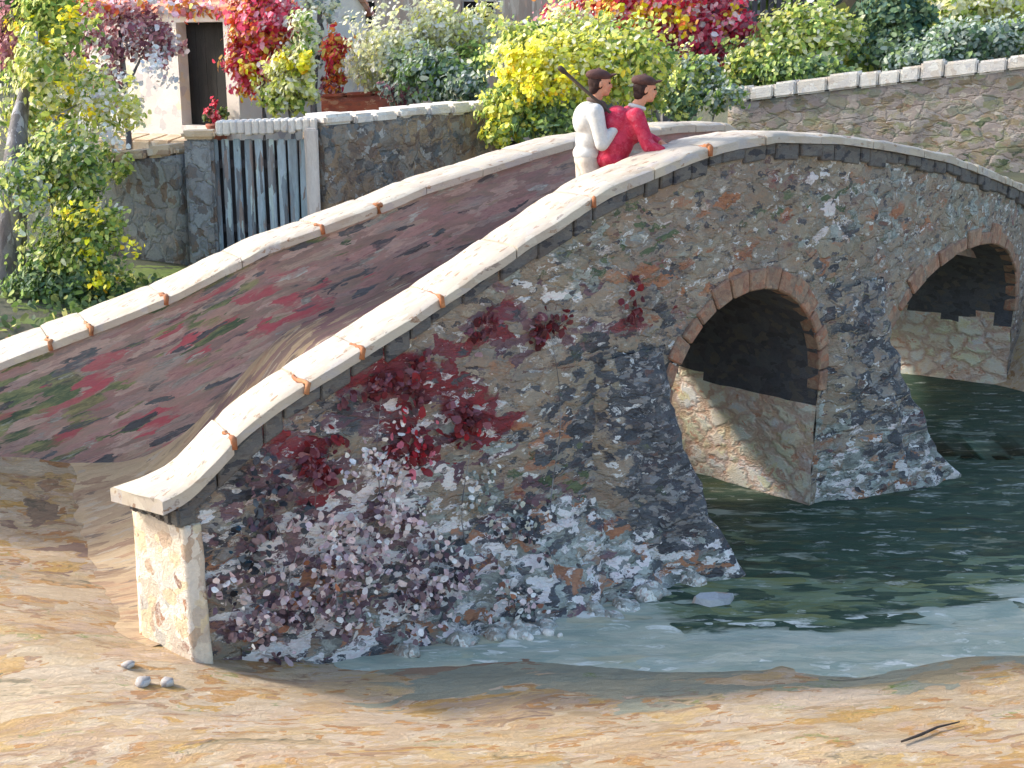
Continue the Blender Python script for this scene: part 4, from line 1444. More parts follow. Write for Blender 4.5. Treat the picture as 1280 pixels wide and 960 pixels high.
# plank fence
fz = thing('plank_fence', 'blue grey plank fence with dark gaps under a whitish top board', 'fence', None, tuple(at_y(330, 260, 14.1)))
qa, qb = at_y(246, 168, 14.1), at_y(386, 168, 14.1)
npk = 10
for k in range(npk):
    u = (k + 0.5) / npk
    q = qa.lerp(qb, u)
    zb = gz(q.x, q.y) + 0.02
    zt = q.z - 0.05
    w = (qb.x - qa.x) / npk * random.uniform(0.62, 0.84)
    bm = bmesh.new()
    bm_box(bm, (q.x, q.y + random.uniform(-.01, .01), (zb + zt) / 2), (w, 0.035, zt - zb), random.uniform(-.05, .05), 0.008, 0.006)
    from_bm('plank', bm, M['plank'], fz)
bm = bmesh.new()
for zz in (0.3, 0.78):
    bm = bmesh.new()
    q = qa.lerp(qb, 0.5)
    zb = gz(q.x, q.y)
    bm_box(bm, (q.x, q.y + 0.06, zb + (q.z - zb) * zz), (qb.x - qa.x, 0.05, 0.09), 0, 0.006)
    from_bm('rail', bm, M['dark_plank'], fz)
bm = bmesh.new()
q = qa.lerp(qb, 0.5)
zb = gz(q.x, q.y)
bm_box(bm, (q.x, q.y + 0.11, (zb + q.z) / 2 - 0.03), (qb.x - qa.x, 0.03, q.z - zb - 0.08), 0, 0.006)
from_bm('back_board', bm, M['dark_plank'], fz)  # sheet added behind the planks so their gaps read dark
bm = bmesh.new()
q2, q3 = at_y(272, 154, 14.1), at_y(398, 150, 14.1)
n = 14
for i in range(n):
    a, b = q2.lerp(q3, i / n), q2.lerp(q3, (i + 0.97) / n)
    h0 = random.uniform(0.10, 0.15)
    bm_hexa(bm, [(a.x, a.y - .14, a.z - h0), (b.x, b.y - .14, b.z - h0), (b.x, b.y + .14, b.z - h0), (a.x, a.y + .14, a.z - h0)],
            [(a.x, a.y - .14, a.z + .03), (b.x, b.y - .14, b.z + .03), (b.x, b.y + .14, b.z + .03), (a.x, a.y + .14, a.z + .03)])
bmesh.ops.bevel(bm, geom=list(bm.edges), offset=0.02, segments=1, affect='EDGES')
from_bm('top_board', bm, M['coping'], fz)
# gate post
q = at_y(389, 160, 13.95)
zb = gz(q.x, q.y)
gp = thing('gate_post', 'pale upright post at the right end of the plank fence', 'post', None, (q.x, q.y, zb))
bm = bmesh.new()
bm_box(bm, (q.x, q.y, zb + (q.z - zb) / 2), (0.14, 0.14, q.z - zb), 0.2, 0.02, 0.01)
from_bm('shaft', bm, M['pale_wood'], gp)
bm = bmesh.new()
bm_box(bm, (q.x, q.y, zb + 0.10), (0.24, 0.22, 0.22), 0.2, 0.04, 0.02)
from_bm('foot', bm, M['beige_step'], gp)
q = at_y(255, 172, 14.2)
zb = gz(q.x, q.y)
gp = thing('stone_pier', 'short stepped stone pier at the left end of the plank fence below the doorway', 'pier', None, (q.x, q.y, zb))
bm = bmesh.new()
bm_box(bm, (q.x - 0.02, q.y - 0.12, zb + (q.z - zb) * 0.5), (0.30, 0.30, (q.z - zb)), 0.1, 0.03, 0.02)
from_bm('shaft', bm, M['blue_stone'], gp)
bm = bmesh.new()
bm_box(bm, (q.x - 0.02, q.y - 0.12, q.z + 0.05), (0.36, 0.36, 0.10), 0.1, 0.03, 0.015)
from_bm('pier_cap', bm, M['beige_step'], gp)


# cottage
def house(name, label, corner, width, depth, th, zfl, zeave, roof_h, wall_mat, roof_mat, openings, over=0.12):
    """corner: front left foot; openings: (kind, u0, u1, z0, z1) along the front, in metres from the corner"""
    root = thing(name, label, 'house', None, (corner.x, corner.y, zfl))
    d = Vector((math.cos(th), math.sin(th), 0))
    b = Vector((-math.sin(th), math.cos(th), 0))
    c = Vector((corner.x, corner.y, 0))
    bm = bmesh.new()
    us = sorted({0.0, width, *[v for o in openings for v in o[1:3]]})
    zs = sorted({zfl - 0.6, zeave, *[v for o in openings for v in o[3:5]]})

    def inside(u, z):
        return any(o[1] < u < o[2] and o[3] < z < o[4] for o in openings)
    for i in range(len(us) - 1):
        for j in range(len(zs) - 1):
            um, zm = (us[i] + us[i + 1]) / 2, (zs[j] + zs[j + 1]) / 2
            if inside(um, zm):
                continue
            nu, nv = max(1, int((us[i + 1] - us[i]) / 0.3)), max(1, int((zs[j + 1] - zs[j]) / 0.3))
            bmesh.ops.create_grid(bm, x_segments=1, y_segments=1, size=0.0001) if False else None
            p = [c + d * us[i], c + d * us[i + 1]]
            bm.faces.new([bm.verts.new((p[0].x, p[0].y, zs[j])), bm.verts.new((p[1].x, p[1].y, zs[j])), bm.verts.new((p[1].x, p[1].y, zs[j + 1])), bm.verts.new((p[0].x, p[0].y, zs[j + 1]))])
    for o in openings:   # reveals
        u0, u1, z0, z1 = o[1:]
        for (ua, za, ub, zb_) in ((u0, z0, u0, z1), (u1, z1, u1, z0), (u0, z1, u1, z1), (u1, z0, u0, z0)):
            pa, pb = c + d * ua, c + d * ub
            qa_, qb_ = pa + b * 0.3, pb + b * 0.3
            bm.faces.new([bm.verts.new((pa.x, pa.y, za)), bm.verts.new((pb.x, pb.y, zb_)), bm.verts.new((qb_.x, qb_.y, zb_)), bm.verts.new((qa_.x, qa_.y, za))])
    e = [c, c + d * width, c + d * width + b * depth, c + b * depth]
    for (p, q, gable) in ((e[1], e[2], True), (e[2], e[3], False), (e[3], e[0], True)):
        pts = [(p.x, p.y, zfl - 0.6), (q.x, q.y, zfl - 0.6), (q.x, q.y, zeave)]
        if gable:
            m = (p + q) / 2
            pts.append((m.x, m.y, zeave + roof_h - 0.05))
        pts.append((p.x, p.y, zeave))
        bm.faces.new([bm.verts.new(v) for v in pts])
    bmesh.ops.remove_doubles(bm, verts=bm.verts, dist=0.0005)
    from_bm('wall', bm, wall_mat, root)
    # roof with courses of tiles
    bm = bmesh.new()
    for side in (0, 1):
        n = 12
        for k in range(n):
            v0, v1 = k / n, (k + 1) / n

            def rp(u, v, lift):
                yy = -over + (depth / 2 + over) * v
                zz = zeave - over * roof_h / (depth / 2) + (roof_h + over * roof_h / (depth / 2)) * v
                if side:
                    yy = depth - yy
                p = c + d * u + b * yy
                return (p.x, p.y, zz + lift)
            m = int(width / 0.3)
            for q in range(m):
                ua = -over + (width + 2 * over) * q / m
                ub = -over + (width + 2 * over) * (q + 0.97) / m
                l_ = random.uniform(0, 0.02)
                bm_hexa(bm, [rp(ua, v0, 0.0 + l_), rp(ub, v0, 0.0 + l_), rp(ub, min(1, v1 + 0.02), 0), rp(ua, min(1, v1 + 0.02), 0)],
                        [rp(ua, v0, 0.07 + l_), rp(ub, v0, 0.07 + l_), rp(ub, min(1, v1 + 0.02), 0.03), rp(ua, min(1, v1 + 0.02), 0.03)])
    from_bm('roof', bm, roof_mat, root)
    for o in openings:
        kind, u0, u1, z0, z1 = o
        mid_ = c + d * ((u0 + u1) / 2) + b * 0.22
        w = u1 - u0
        if kind == 'door':
            bm = bmesh.new()
            for k in range(5):
                pp = c + d * (u0 + w * (k + 0.5) / 5) + b * 0.24
                bm_box(bm, (pp.x, pp.y, (z0 + z1) / 2), (w / 5 - 0.003, 0.05, z1 - z0 - 0.01), th, 0.0015)
            dr = from_bm('door', bm, M['dark_door'], root)  # near-black leaf standing in for the dark open interior
            bm = bmesh.new()
            hp = c + d * (u0 + w * 0.84) + b * 0.19
            bmesh.ops.create_icosphere(bm, subdivisions=2, radius=0.035, matrix=Matrix.Translation((hp.x, hp.y, z0 + 0.95)))
            h_ = from_bm('handle', bm, M['dark_plank'], dr, smooth=True)
        else:
            bm = bmesh.new()
            bm_box(bm, (mid_.x, mid_.y, (z0 + z1) / 2), (w, 0.03, z1 - z0), th)
            wd = from_bm('window', bm, M['dark_door'], root)
            bm = bmesh.new()
            for k in (0.0, 0.5, 1.0):
                pp = c + d * (u0 + 0.03 + (w - 0.06) * k) + b * 0.18
                bm_box(bm, (pp.x, pp.y, (z0 + z1) / 2), (0.05, 0.05, z1 - z0), th, 0.005)
            for k in (0.03, 0.5, 0.97):
                pp = c + d * ((u0 + u1) / 2) + b * 0.175
                bm_box(bm, (pp.x, pp.y, z0 + (z1 - z0) * k), (w, 0.045, 0.05), th, 0.005)
            from_bm('frame', bm, M['pale_wood'], wd)
    return root


TH = math.radians(-34)
c0 = at_y(228, 160, 22.0)   # left foot of the doorway
dr_ = Vector((math.cos(TH), math.sin(TH), 0))
zfl = c0.z
ztop = at_y(228, 28, 22.0).z
zev = at_y(228, 8, 22.0).z
dw = 1.10
corner = c0 - dr_ * 2.6
house('white_cottage', 'low whitewashed cottage with a dark doorway and salmon roof', corner, 3.98, 3.2, TH, zfl, zev, 1.5, M['plaster'], M['roof'],
      [('door', 2.6, 2.6 + dw, zfl + 0.05, ztop)])
# step under the white wall
ca = at_y(118, 176, 20.6)
cb = at_y(236, 180, 20.1)
bm = bmesh.new()
for i in range(5):
    a, b = ca.lerp(cb, i / 5), ca.lerp(cb, (i + 0.98) / 5)
    bm_hexa(bm, [(a.x, a.y, a.z - 0.35), (b.x, b.y, b.z - 0.35), (b.x, b.y + 1.2, b.z - 0.35), (a.x, a.y + 1.2, a.z - 0.35)],
            [(a.x, a.y, a.z + 0.04), (b.x, b.y, b.z + 0.04), (b.x, b.y + 1.2, b.z + 0.06), (a.x, a.y + 1.2, a.z + 0.06)])
bmesh.ops.bevel(bm, geom=list(bm.edges), offset=0.03, segments=2, affect='EDGES')
st = from_bm('terrace_step', bm, M['beige_step'])
tag(st, 'worn beige stone terrace step in front of the white cottage wall', 'step')

# pot of red flowers on the doorstep
pc = at_y(272, 157, 21.3)
fp = thing('flower_pot', 'terracotta pot of red flowers standing before the dark cottage doorway', 'flower pot', None, (pc.x, pc.y, pc.z - 0.25))
bm = bmesh.new()
bm_tube(bm, [(pc.x, pc.y, pc.z - 0.25), (pc.x, pc.y, pc.z - 0.05), (pc.x, pc.y, pc.z), (pc.x, pc.y, pc.z + 0.03)], [.13, .17, .20, .19], 16)
from_bm('pot', bm, M['brick'], fp, smooth=True)
for nm, pal, n_, dz_ in (('foliage', DG + MG, 160, 0.14), ('blossom', RED + PINK[:1], 130, 0.24)):
    p_, nn_ = blob_points((pc.x, pc.y, pc.z + dz_), (0.22, 0.2, 0.15), n_)
    dabs(nm, p_, nn_, rng.uniform(0.04, 0.09, n_), pal_cols(pal, n_, 1.2), M['leaf'], fp, 1.3)

# tan house behind
hc = at_y(372, 130, 29.0)
wz0, wz1 = at_y(430, 34, 29).z, at_y(430, -34, 29).z
wx0, wx1 = at_y(426, 30, 28.8).x - hc.x, at_y(470, 30, 28.8).x - hc.x
house('tan_house', 'weathered tan house with a dark window behind the pale shrubs', hc, at_y(715, 100, 29).x - hc.x, 5, 0.0, hc.z - 0.2, at_y(600, -130, 29).z, 2.2, M['tan_plaster'], M['roof'],
      [('window', wx0, wx1, wz0, wz1), ('window', wx0 + 2.6, wx1 + 2.6, wz0, wz1)])
# low brick wall in front of it
qa, qb = at_y(405, 122, 21.3), at_y(505, 118, 21.0)
stone_wall('brick_wall', 'low red brick wall below the pale feathery shrub', 'wall', (qa.x, qa.y, 0), (qb.x, qb.y, 0), qa.z, qb.z, 0.25, M['brick'], M['brick'], cope=0.05, amp=0.02)
# dark palings at the top right
pf_ = thing('paling_fence', 'tall dark grey paling fence between the autumn tree and the yellow hedge', 'fence', None, tuple(at_y(970, 60, 30)))
for k in range(11):
    px = 922 + k * 10.0
    q = at_y(px, 40, 30)
    zt = at_y(px, -22 + random.uniform(-5, 5), 30).z
    zb = gz(q.x, q.y)
    bm = bmesh.new()
    bm_box(bm, (q.x, q.y, (zb + zt) / 2), (0.11, 0.04, zt - zb), random.uniform(-.1, .1), 0.008, 0.01)
    from_bm('paling', bm, M['dark_plank'], pf_)
bm = bmesh.new()
qa, qb = at_y(914, 10, 30), at_y(1030, 10, 30)
for zz in (-0.1, -1.2):
    bm = bmesh.new()
    bm_box(bm, ((qa.x + qb.x) / 2, qa.y + 0.06, qa.z + zz), (qb.x - qa.x, 0.06, 0.10), 0, 0.01)
    from_bm('rail', bm, M['pale_wood'], pf_)


# ------------------------------------------------------------------ stones
def boulder(name, c, r, mat, label, group, seed, sub=3, cat='stone'):
    bm = bmesh.new()
    bmesh.ops.create_icosphere(bm, subdivisions=sub, radius=1.0)
    rz = random.uniform(0, PI)
    for v in bm.verts:
        p = v.co.copy()
        k = 1 + 0.36 * nz(p + Vector((seed, 0, 0)), 1.2) + 0.16 * nz(p + Vector((0, seed, 0)), 2.8)
        q = Vector((p.x * r[0], p.y * r[1], p.z * r[2])) * k
        v.co = Matrix.Rotation(rz, 3, 'Z') @ q
    me = bpy.data.meshes.new(name)
    bm.to_mesh(me)
    bm.free()
    o = link_mesh(name, me, mat, None, True)
    o.location = c
    return tag(o, label, cat, group)


for i in range(24):
    st_ = random.uniform(1.4, 4.1)
    reach = float(np.interp(st_, [0.3, 0.8, 2.0, 3.0, 3.6, 4.25], [0.03, 0.14, 0.34, 0.52, 0.55, 0.36]))
    x, y = plan(st_, -reach * random.uniform(0.75, 1.12))
    r = random.uniform(0.05, 0.12)
    boulder('rubble_stone', (x, y, max(WL, gz(x, y)) + random.uniform(-0.05, 0.02)), (r * 1.3, r * 0.85, r * 0.8), M['rubble'], 'mottled grey rubble stone along the water edge at the foot of the bridge', 'rubble stones at the bridge foot', i * 3.1)
for i, (px, py, r) in enumerate([(640, 800, .055), (662, 803, .045), (685, 797, .05), (652, 796, .035), (700, 800, .03)]):
    c = at_z(px, py - 4, WL)
    boulder('white_pebble', (c.x, c.y, max(WL, gz(c.x, c.y)) + 0.015), (r, r * 0.7, r * 0.6), M['coping'], 'small white pebble lying at the edge of the shallow water below the bridge', 'white pebbles at the water edge', 40 + i, 2, 'pebble')
for i, (px, py, r, lab) in enumerate([(178, 846, .06, 'pale blue grey stone against the foot of the end pillar'), (160, 826, .045, 'brownish stone at the left corner of the end pillar'), (208, 842, .05, 'small buff stone right of the pale blue one under the end pillar')]):
    c = at_z(px, py, 0.02)
    boulder('pebble', (c.x, c.y, gz(c.x, c.y) + 0.02), (r, r * 0.8, r * 0.6), M['pebble'], lab, None, 60 + i, 2, 'stone')
bm = bmesh.new()
c = at_z(892, 752, WL)
r_ = [(-.16, -.02), (-.04, -.09), (.11, -.05), (.16, .05), (.03, .08), (-.10, .06)]
vs = [bm.verts.new((c.x + a, c.y + b, WL + 0.05)) for a, b in r_]
vb = [bm.verts.new((c.x + a * 1.15, c.y + b * 1.15, WL - 0.03)) for a, b in r_]
bm.faces.new(vs)
for k in range(6):
    bm.faces.new((vb[k], vb[(k + 1) % 6], vs[(k + 1) % 6], vs[k]))
sl = from_bm('flat_stone', bm, M['pebble'])
tag(sl, 'flat pale blue slab lying in the shallow water beside the dark cutwater', 'stone')
bm = bmesh.new()
pts = [at_z(x, y, -0.1) for x, y in ((1126, 938), (1150, 922), (1172, 906), (1200, 897))]
bm_tube(bm, [(p.x, p.y, gz(p.x, p.y) + 0.02) for p in pts], [.007, .010, .008, .004], 7)
tw = from_bm('dry_twig', bm, M['stick'], smooth=True)
tag(tw, 'thin dark dry twig lying on the sand at the lower right', 'twig')


# ------------------------------------------------------------------ people
def cone_bm(bm, a, ra, b, rb, seg=14):
    a, b = Vector(a), Vector(b)
    bm_tube(bm, [a, a.lerp(b, .33), a.lerp(b, .67), b], [ra, ra + (rb - ra) * .33, ra + (rb - ra) * .67, rb], seg)
    for p, r in ((a, ra), (b, rb)):
        bmesh.ops.create_icosphere(bm, subdivisions=2, radius=r, matrix=Matrix.Translation(p))


def ell(bm, c, r, rot=(0, 0, 0)):
    mtx = Matrix.Translation(Vector(c)) @ Euler(rot).to_matrix().to_4x4() @ Matrix.Diagonal((*r, 1))
    bmesh.ops.create_icosphere(bm, subdivisions=3, radius=1.0, matrix=mtx)


def fuse(name, bm, mat, parent, voxel, smooth=4, origin=Matrix.Identity(4)):
    """melt overlapping volumes into one continuous skin"""
    bmesh.ops.recalc_face_normals(bm, faces=bm.faces)
    me = bpy.data.meshes.new(name + '_src')
    bm.to_mesh(me)
    bm.free()
    o = bpy.data.objects.new(name + '_src', me)
    COL.objects.link(o)
    md = o.modifiers.new('r', 'REMESH')
    md.mode = 'VOXEL'
    md.voxel_size = voxel
    ms = o.modifiers.new('s', 'SMOOTH')
    ms.factor = 0.5
    ms.iterations = smooth
    dg = bpy.context.evaluated_depsgraph_get()
    me2 = bpy.data.meshes.new_from_object(o.evaluated_get(dg))
    bpy.data.objects.remove(o)
    bpy.data.meshes.remove(me)
    me2.name = name
    me2.materials.clear()
    ob = bpy.data.objects.new(name, me2)
    COL.objects.link(ob)
    me2.materials.append(mat)
    me2.polygons.foreach_set('use_smooth', [True] * len(me2.polygons))
    ob.parent = parent
    return ob


def fingers(bm, wrist, fwd, up, side, scale=1.0, curl=0.6):
    """palm, four curled fingers and a thumb; fwd along the hand, up = back of the hand, side = thumb side"""
    w, f, u, sd = Vector(wrist), Vector(fwd).normalized(), Vector(up).normalized(), Vector(side).normalized()
    q = Matrix((f, sd, u)).transposed()
    pal = w + f * 0.045 * scale
    mtx = Matrix.Translation(pal) @ q.to_4x4() @ Matrix.Diagonal((0.052 * scale, 0.042 * scale, 0.018 * scale, 1))
    bmesh.ops.create_icosphere(bm, subdivisions=3, radius=1.0, matrix=mtx)
    for k, L in enumerate((0.072, 0.08, 0.075, 0.058)):
        o = (0.030 - 0.020 * k) * scale
        p = w + f * 0.082 * scale + sd * o
        a = curl * 0.5
        d1 = f * math.cos(a) - u * math.sin(a)
        d2 = f * math.cos(a * 2.4) - u * math.sin(a * 2.4)
        d3 = f * math.cos(a * 3.6) - u * math.sin(a * 3.6)
        p1 = p + d1 * L * 0.45 * scale
        p2 = p1 + d2 * L * 0.32 * scale
        p3 = p2 + d3 * L * 0.25 * scale
        bm_tube(bm, [p - f * 0.02, p, p1, p2, p3], [.0095 * scale, .0095 * scale, .009 * scale, .0082 * scale, .006 * scale], 8)
    t0 = w + f * 0.025 * scale + sd * 0.032 * scale
    t1_ = t0 + (f * 0.5 + sd * 0.75 - u * 0.3).normalized() * 0.038 * scale
    t2_ = t1_ + (f * 0.85 + sd * 0.2 - u * 0.4).normalized() * 0.032 * scale
    bm_tube(bm, [t0 - sd * 0.012, t0, t1_, t2_], [.012 * scale, .012 * scale, .0105 * scale, .008 * scale], 8)


def person(label, pos, rz, J, shirt, legs, extra=None):
    """J: joints in a frame where +x is ahead, +y is the person's left, z up from the feet"""
    root = thing('person', label, 'person', None, pos)
    root.rotation_euler = (0, 0, rz)
    root.scale = (0.88, 0.88, 0.88)
    V_ = {k: Vector(v) for k, v in J.items() if not k.startswith('hand') and k not in ('tilt', 'sleeve', 'hump')}
    hd = V_['head']
    tilt = J.get('tilt', 0.0)
    bm = bmesh.new()
    # skull, jaw, nose, ears, brow
    R = Matrix.Rotation(tilt, 4, 'Y')

    def hp(x, y, z):
        return hd + (R @ Vector((x, y, z)))
    ell(bm, hp(-0.012, 0, 0.03), (0.098, 0.076, 0.098))
    ell(bm, hp(0.032, 0, -0.045), (0.062, 0.054, 0.066))
    ell(bm, hp(0.058, 0, -0.088), (0.030, 0.030, 0.022))
    bm_tube(bm, [hp(0.080, 0, 0.022), hp(0.104, 0, -0.012), hp(0.110, 0, -0.022), hp(0.084, 0, -0.032)], [.008, .013, .016, .010], 8)
    ell(bm, hp(0.080, 0, 0.034), (0.018, 0.052, 0.013))
    for sy in (-1, 1):
        ell(bm, hp(0.064, sy * 0.034, -0.022), (0.026, 0.02, 0.022))
        ell(bm, hp(-0.012, sy * 0.078, -0.006), (0.017, 0.010, 0.031), (0, 0.2, 0))
    ell(bm, hp(0.090, 0, -0.052), (0.010, 0.022, 0.008))
    ell(bm, hp(0.087, 0, -0.064), (0.010, 0.019, 0.008))
    cone_bm(bm, V_['neck'], 0.056, hd + Vector((-0.01, 0, -0.06)), 0.05)
    # trunk
    ch, pv = V_['chest'], V_['pelvis']
    ax = (ch - pv).normalized()
    ln = math.atan2(ax.x, ax.z)
    ell(bm, ch, (0.105, 0.165, 0.165), (0, ln, 0))
    ell(bm, pv.lerp(ch, 0.5), (0.095, 0.140, 0.16), (0, ln, 0))
    ell(bm, pv, (0.110, 0.155, 0.125))
    cone_bm(bm, ch + ax * 0.10, 0.075, V_['neck'], 0.056)
    for sd in ('r', 'l'):
        cone_bm(bm, ch + ax * 0.09, 0.06, V_['sh_' + sd], 0.058)
        cone_bm(bm, V_['sh_' + sd], 0.056, V_['el_' + sd], 0.042)
        cone_bm(bm, V_['el_' + sd], 0.042, V_['wr_' + sd], 0.028)
        sg = -1 if sd == 'r' else 1
        hip = pv + Vector((0, sg * 0.085, -0.03))
        cone_bm(bm, hip, 0.085, V_['kn_' + sd], 0.056)
        cone_bm(bm, V_['kn_' + sd], 0.054, V_['an_' + sd], 0.036)
        an = V_['an_' + sd]
        cone_bm(bm, an + Vector((0, 0, -0.03)), 0.035, an + Vector((0.13, sg * 0.02, -0.055)), 0.028)
        h = J['hand_' + sd]
        fingers(bm, V_['wr_' + sd], h[0], h[1], h[2], 1.0, h[3])
    fuse('body', bm, M['skin'], root, 0.0075, 3)
    # clothes
    bm = bmesh.new()
    g = 0.018
    ell(bm, ch, (0.105 + g, 0.165 + g, 0.165 + g), (0, ln, 0))
    ell(bm, ch + Vector((-0.04 - J.get('hump', 0.0), 0, 0.03)), (0.11 + g, 0.16 + g, 0.15 + g), (0, ln, 0))
    if J.get('hump'):
        ell(bm, pv.lerp(ch, 0.4) + Vector((-0.02, 0, 0)), (0.165, 0.20, 0.23), (0, ln, 0))
        ell(bm, ch + Vector((0.03, 0, -0.02)), (0.15, 0.20, 0.17), (0, ln, 0))
        ell(bm, pv + Vector((-0.01, 0, -0.03)), (0.165, 0.20, 0.11))
    ell(bm, pv.lerp(ch, 0.5), (0.105 + g, 0.150 + g, 0.17), (0, ln, 0))
    ell(bm, pv + ax * 0.03, (0.118 + g, 0.162 + g, 0.10), (0, ln * 0.5, 0))
    cone_bm(bm, ch + ax * 0.09, 0.088, V_['neck'] - ax * 0.035, 0.066)
    for sd in ('r', 'l'):
        cone_bm(bm, ch + ax * 0.08, 0.08, V_['sh_' + sd], 0.078)
        cone_bm(bm, V_['sh_' + sd], 0.080, V_['el_' + sd], 0.064)
        cone_bm(bm, V_['el_' + sd], 0.064, V_['el_' + sd].lerp(V_['wr_' + sd], J.get('sleeve', 0.9)), 0.046)
    fuse(shirt[0], bm, shirt[1], root, 0.011, 3)
    bm = bmesh.new()
    ell(bm, pv + Vector((0, 0, -0.02)), (0.120, 0.165, 0.12))
    for sd in ('r', 'l'):
        sg = -1 if sd == 'r' else 1
        hip = pv + Vector((0, sg * 0.085, -0.03))
        cone_bm(bm, hip, 0.10, V_['kn_' + sd], 0.074)
        cone_bm(bm, V_['kn_' + sd], 0.074, V_['an_' + sd] + Vector((0, 0, 0.10)), 0.056)
    fuse(legs[0], bm, legs[1], root, 0.012, 3)
    for sd in ('r', 'l'):
        sg = -1 if sd == 'r' else 1
        bm = bmesh.new()
        an = V_['an_' + sd]
        cone_bm(bm, an + Vector((0, 0, 0.14)), 0.052, an + Vector((0, 0, -0.02)), 0.048)
        cone_bm(bm, an + Vector((-0.02, 0, -0.036)), 0.044, an + Vector((0.15, sg * 0.02, -0.045)), 0.036)
        fuse('boot', bm, M['boot'], root, 0.010, 2)
    # hair and flat cap
    bm = bmesh.new()
    ell(bm, hp(-0.030, 0, 0.018), (0.092, 0.081, 0.088))
    ell(bm, hp(-0.060, 0, -0.045), (0.050, 0.066, 0.060))
    for sy in (-1, 1):
        ell(bm, hp(-0.045, sy * 0.068, 0.0), (0.030, 0.016, 0.040))
    fuse('hair', bm, M['hair'], root, 0.008, 1)
    bm = bmesh.new()
    ell(bm, hp(-0.028, 0, 0.080), (0.118, 0.100, 0.056), (0, 0.02 + tilt, 0))
    ell(bm, hp(-0.015, 0, 0.062), (0.108, 0.090, 0.036), (0, tilt, 0))
    ell(bm, hp(0.088, 0, 0.078), (0.070, 0.066, 0.014), (0, tilt - 0.28, 0))
    ell(bm, hp(-0.02, 0, 0.140), (0.016, 0.016, 0.010))
    fuse('flat_cap', bm, M['cap_cloth'], root, 0.008, 2)
    for sy in (-1, 1):
        bm = bmesh.new()
        ell(bm, hp(0.080, sy * 0.033, 0.010), (0.010, 0.013, 0.008))
        e = from_bm('eye', bm, M['eye'], None, smooth=True)
        e.parent = root
    bm = bmesh.new()
    ell(bm, hp(0.0955, 0, -0.057), (0.007, 0.022, 0.007))
    e = from_bm('mouth', bm, M['lip'], None, smooth=True)
    e.parent = root
    bm = bmesh.new()
    nk = V_['neck']
    n = 18
    pts = []
    for k in range(n + 1):
        a = 2 * PI * k / n
        pts.append(nk + Vector((0.066 * math.cos(a), 0.066 * math.sin(a), -0.012 - 0.018 * math.cos(a))))
    bm_tube(bm, pts, [0.022] * (n + 1), 8)
    if extra == 'collar':
        fuse('collar', bm, M['white_cloth'], root, 0.009, 2)
    else:
        cone_bm(bm, nk + Vector((0.07, -0.03, -0.03)), 0.024, nk + Vector((0.12, -0.06, -0.15)), 0.02)
        fuse('neckerchief', bm, M['scarf_cloth'], root, 0.009, 2)
    return root


# red jersey: at the near parapet, forearms on its capping
offr = lambda s: CAPW + 0.28 + 0.0 * s
s_r, _ = on_curve(769, 215, offr)
xr, yr = plan(s_r, CAPW + 0.28)
zr = float(road_n(s_r)) * 0.85 + float(road_f(s_r)) * 0.15 + 0.01
capz = PAR + 0.04
red_j = dict(hump=0.075, head=(0.275, -0.005, 1.50), tilt=0.08, neck=(0.20, 0, 1.355), chest=(0.10, 0, 1.17), pelvis=(-0.03, 0, 0.90),
             sh_r=(0.15, -0.19, 1.27), sh_l=(0.17, 0.19, 1.275), el_r=(0.25, -0.27, 1.0), el_l=(0.34, 0.20, 1.05),
             wr_r=(0.40, -0.36, 0.95), wr_l=(0.46, 0.02, 1.0), kn_r=(0.05, -0.10, 0.48), kn_l=(0.0, 0.10, 0.48), an_r=(-0.02, -0.11, 0.085), an_l=(-0.08, 0.11, 0.085),
             hand_r=((0.8, -0.6, -0.15), (0, 0.1, 1), (0.6, 0.8, 0), 0.5), hand_l=((0.5, -0.85, -0.25), (0.2, 0.1, 1), (-0.7, -0.5, 0), 0.5), sleeve=0.72)
person('person in a crimson jersey and dark flat cap leaning forward on the near parapet', (xr, yr, zr), math.radians(8), red_j,
       ('jersey', M['red_cloth']), ('trousers', M['navy_cloth']), 'collar')
offw = lambda s: CAPW + 0.44 + 0.0 * s
s_w, _ = on_curve(737, 236, offw)
xw, yw = plan(s_w, CAPW + 0.44)
zw = float(road_n(s_w)) * 0.8 + float(road_f(s_w)) * 0.2 + 0.01
wh_j = dict(head=(0.09, 0, 1.60), tilt=0.03, neck=(0.045, 0, 1.455), chest=(0.0, 0, 1.245), pelvis=(-0.03, 0, 0.93),
            sh_r=(0.015, -0.19, 1.355), sh_l=(0.02, 0.19, 1.355), el_r=(0.07, -0.25, 1.06), el_l=(0.10, 0.24, 1.08),
            wr_r=(0.20, -0.20, 1.20), wr_l=(0.33, 0.14, 1.10), kn_r=(0.06, -0.10, 0.50), kn_l=(-0.03, 0.10, 0.50), an_r=(0.02, -0.11, 0.085), an_l=(-0.14, 0.11, 0.085),
            hand_r=((0.55, 0.25, 0.8), (0.6, -0.6, -0.4), (-0.5, -0.4, 0.6), 1.2), hand_l=((0.8, -0.4, 0.2), (0, 0.5, 0.8), (0.2, -0.6, 0.5), 0.7), sleeve=0.9)
person('person in white shirt and cream breeches carrying a stick over the shoulder', (xw, yw, zw), math.radians(6), wh_j,
       ('shirt', M['white_cloth']), ('breeches', M['cream_cloth']))
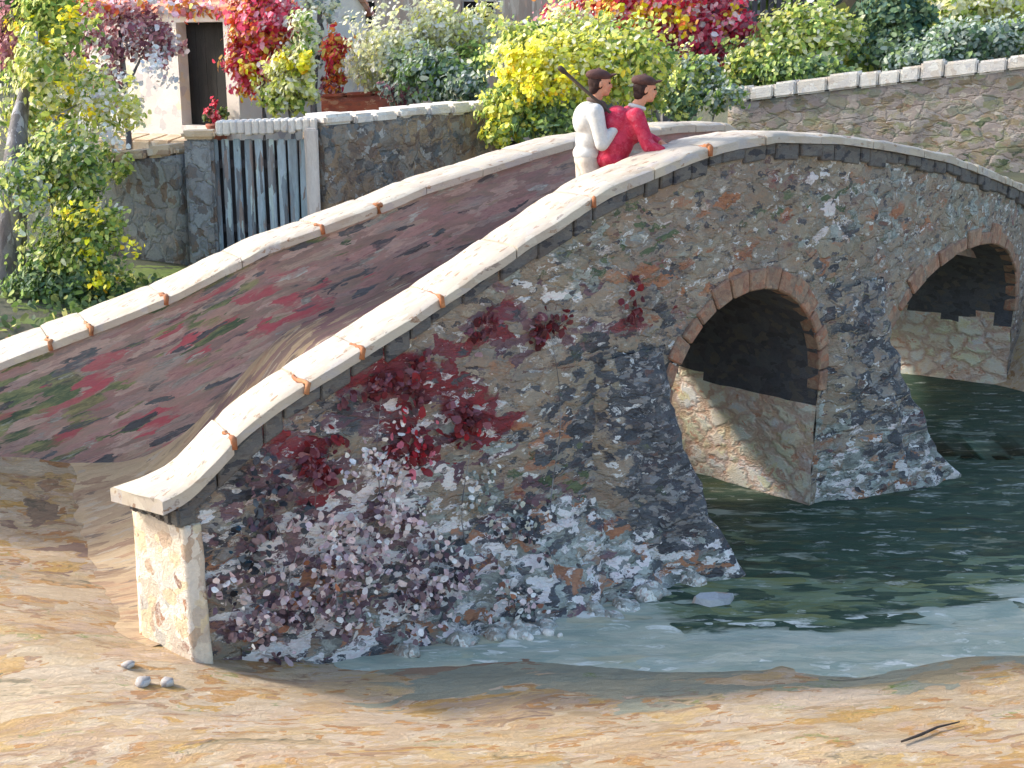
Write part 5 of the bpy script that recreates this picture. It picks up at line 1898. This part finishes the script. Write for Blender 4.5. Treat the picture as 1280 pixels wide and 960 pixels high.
# stick held in the hand and lying on the shoulder
Rw = Matrix.Translation((xw, yw, zw)) @ Matrix.Rotation(math.radians(6), 4, 'Z') @ Matrix.Scale(0.88, 4)
pa = Rw @ Vector((0.245, -0.165, 1.27))
pb = Rw @ Vector((0.03, -0.145, 1.455))
dirn = (pb - pa).normalized()
p_end = pb + dirn * 0.36
p_low = pa - dirn * 0.14
root = thing('walking_stick', 'dark wooden stick carried over the shoulder of the white shirted person', 'stick', None, tuple(p_low))
bm = bmesh.new()
bm_tube(bm, [p_low, pa, pb, p_end], [.012, .013, .014, .015], 10)
from_bm('shaft', bm, M['stick'], root, smooth=True)
bm = bmesh.new()
bm_tube(bm, [p_end - dirn * 0.03, p_end, p_end + dirn * 0.035, p_end + dirn * 0.05], [.016, .024, .024, .013], 10)
from_bm('knob', bm, M['stick'], root, smooth=True)

# ------------------------------------------------------------------ light
SUN_EL = math.radians(33)
trav = Vector((0.965, -0.26))
trav.normalize()
sd_ = bpy.data.lights.new('sun', 'SUN')
sd_.energy = 2.0
sd_.angle = math.radians(5)
sd_.color = (1.0, 0.94, 0.84)
so = bpy.data.objects.new('sun', sd_)
COL.objects.link(so)
d = Vector((trav.x * math.cos(SUN_EL), trav.y * math.cos(SUN_EL), -math.sin(SUN_EL)))
so.rotation_euler = d.to_track_quat('-Z', 'Y').to_euler()
so.location = (-20, 5, 20)
w = bpy.data.worlds.new('World')
SC.world = w
w.use_nodes = True
nt = w.node_tree
sky = nt.nodes.new('ShaderNodeTexSky')
sky.sky_type = 'NISHITA'
sky.sun_disc = False
sky.sun_elevation = SUN_EL
sky.sun_rotation = math.atan2(-trav.x, -trav.y)
sky.dust_density = 3.0
sky.air_density = 1.3
sky.ozone_density = 1.1
bg = nt.nodes['Background']
bg.inputs['Strength'].default_value = 0.15
nt.links.new(sky.outputs[0], bg.inputs[0])
SC.view_settings.view_transform = 'Standard'
SC.view_settings.look = 'None'
SC.view_settings.gamma = 1
SC.view_settings.exposure = 1.3
SC.cycles.max_bounces = 6
SC.cycles.use_denoising = True
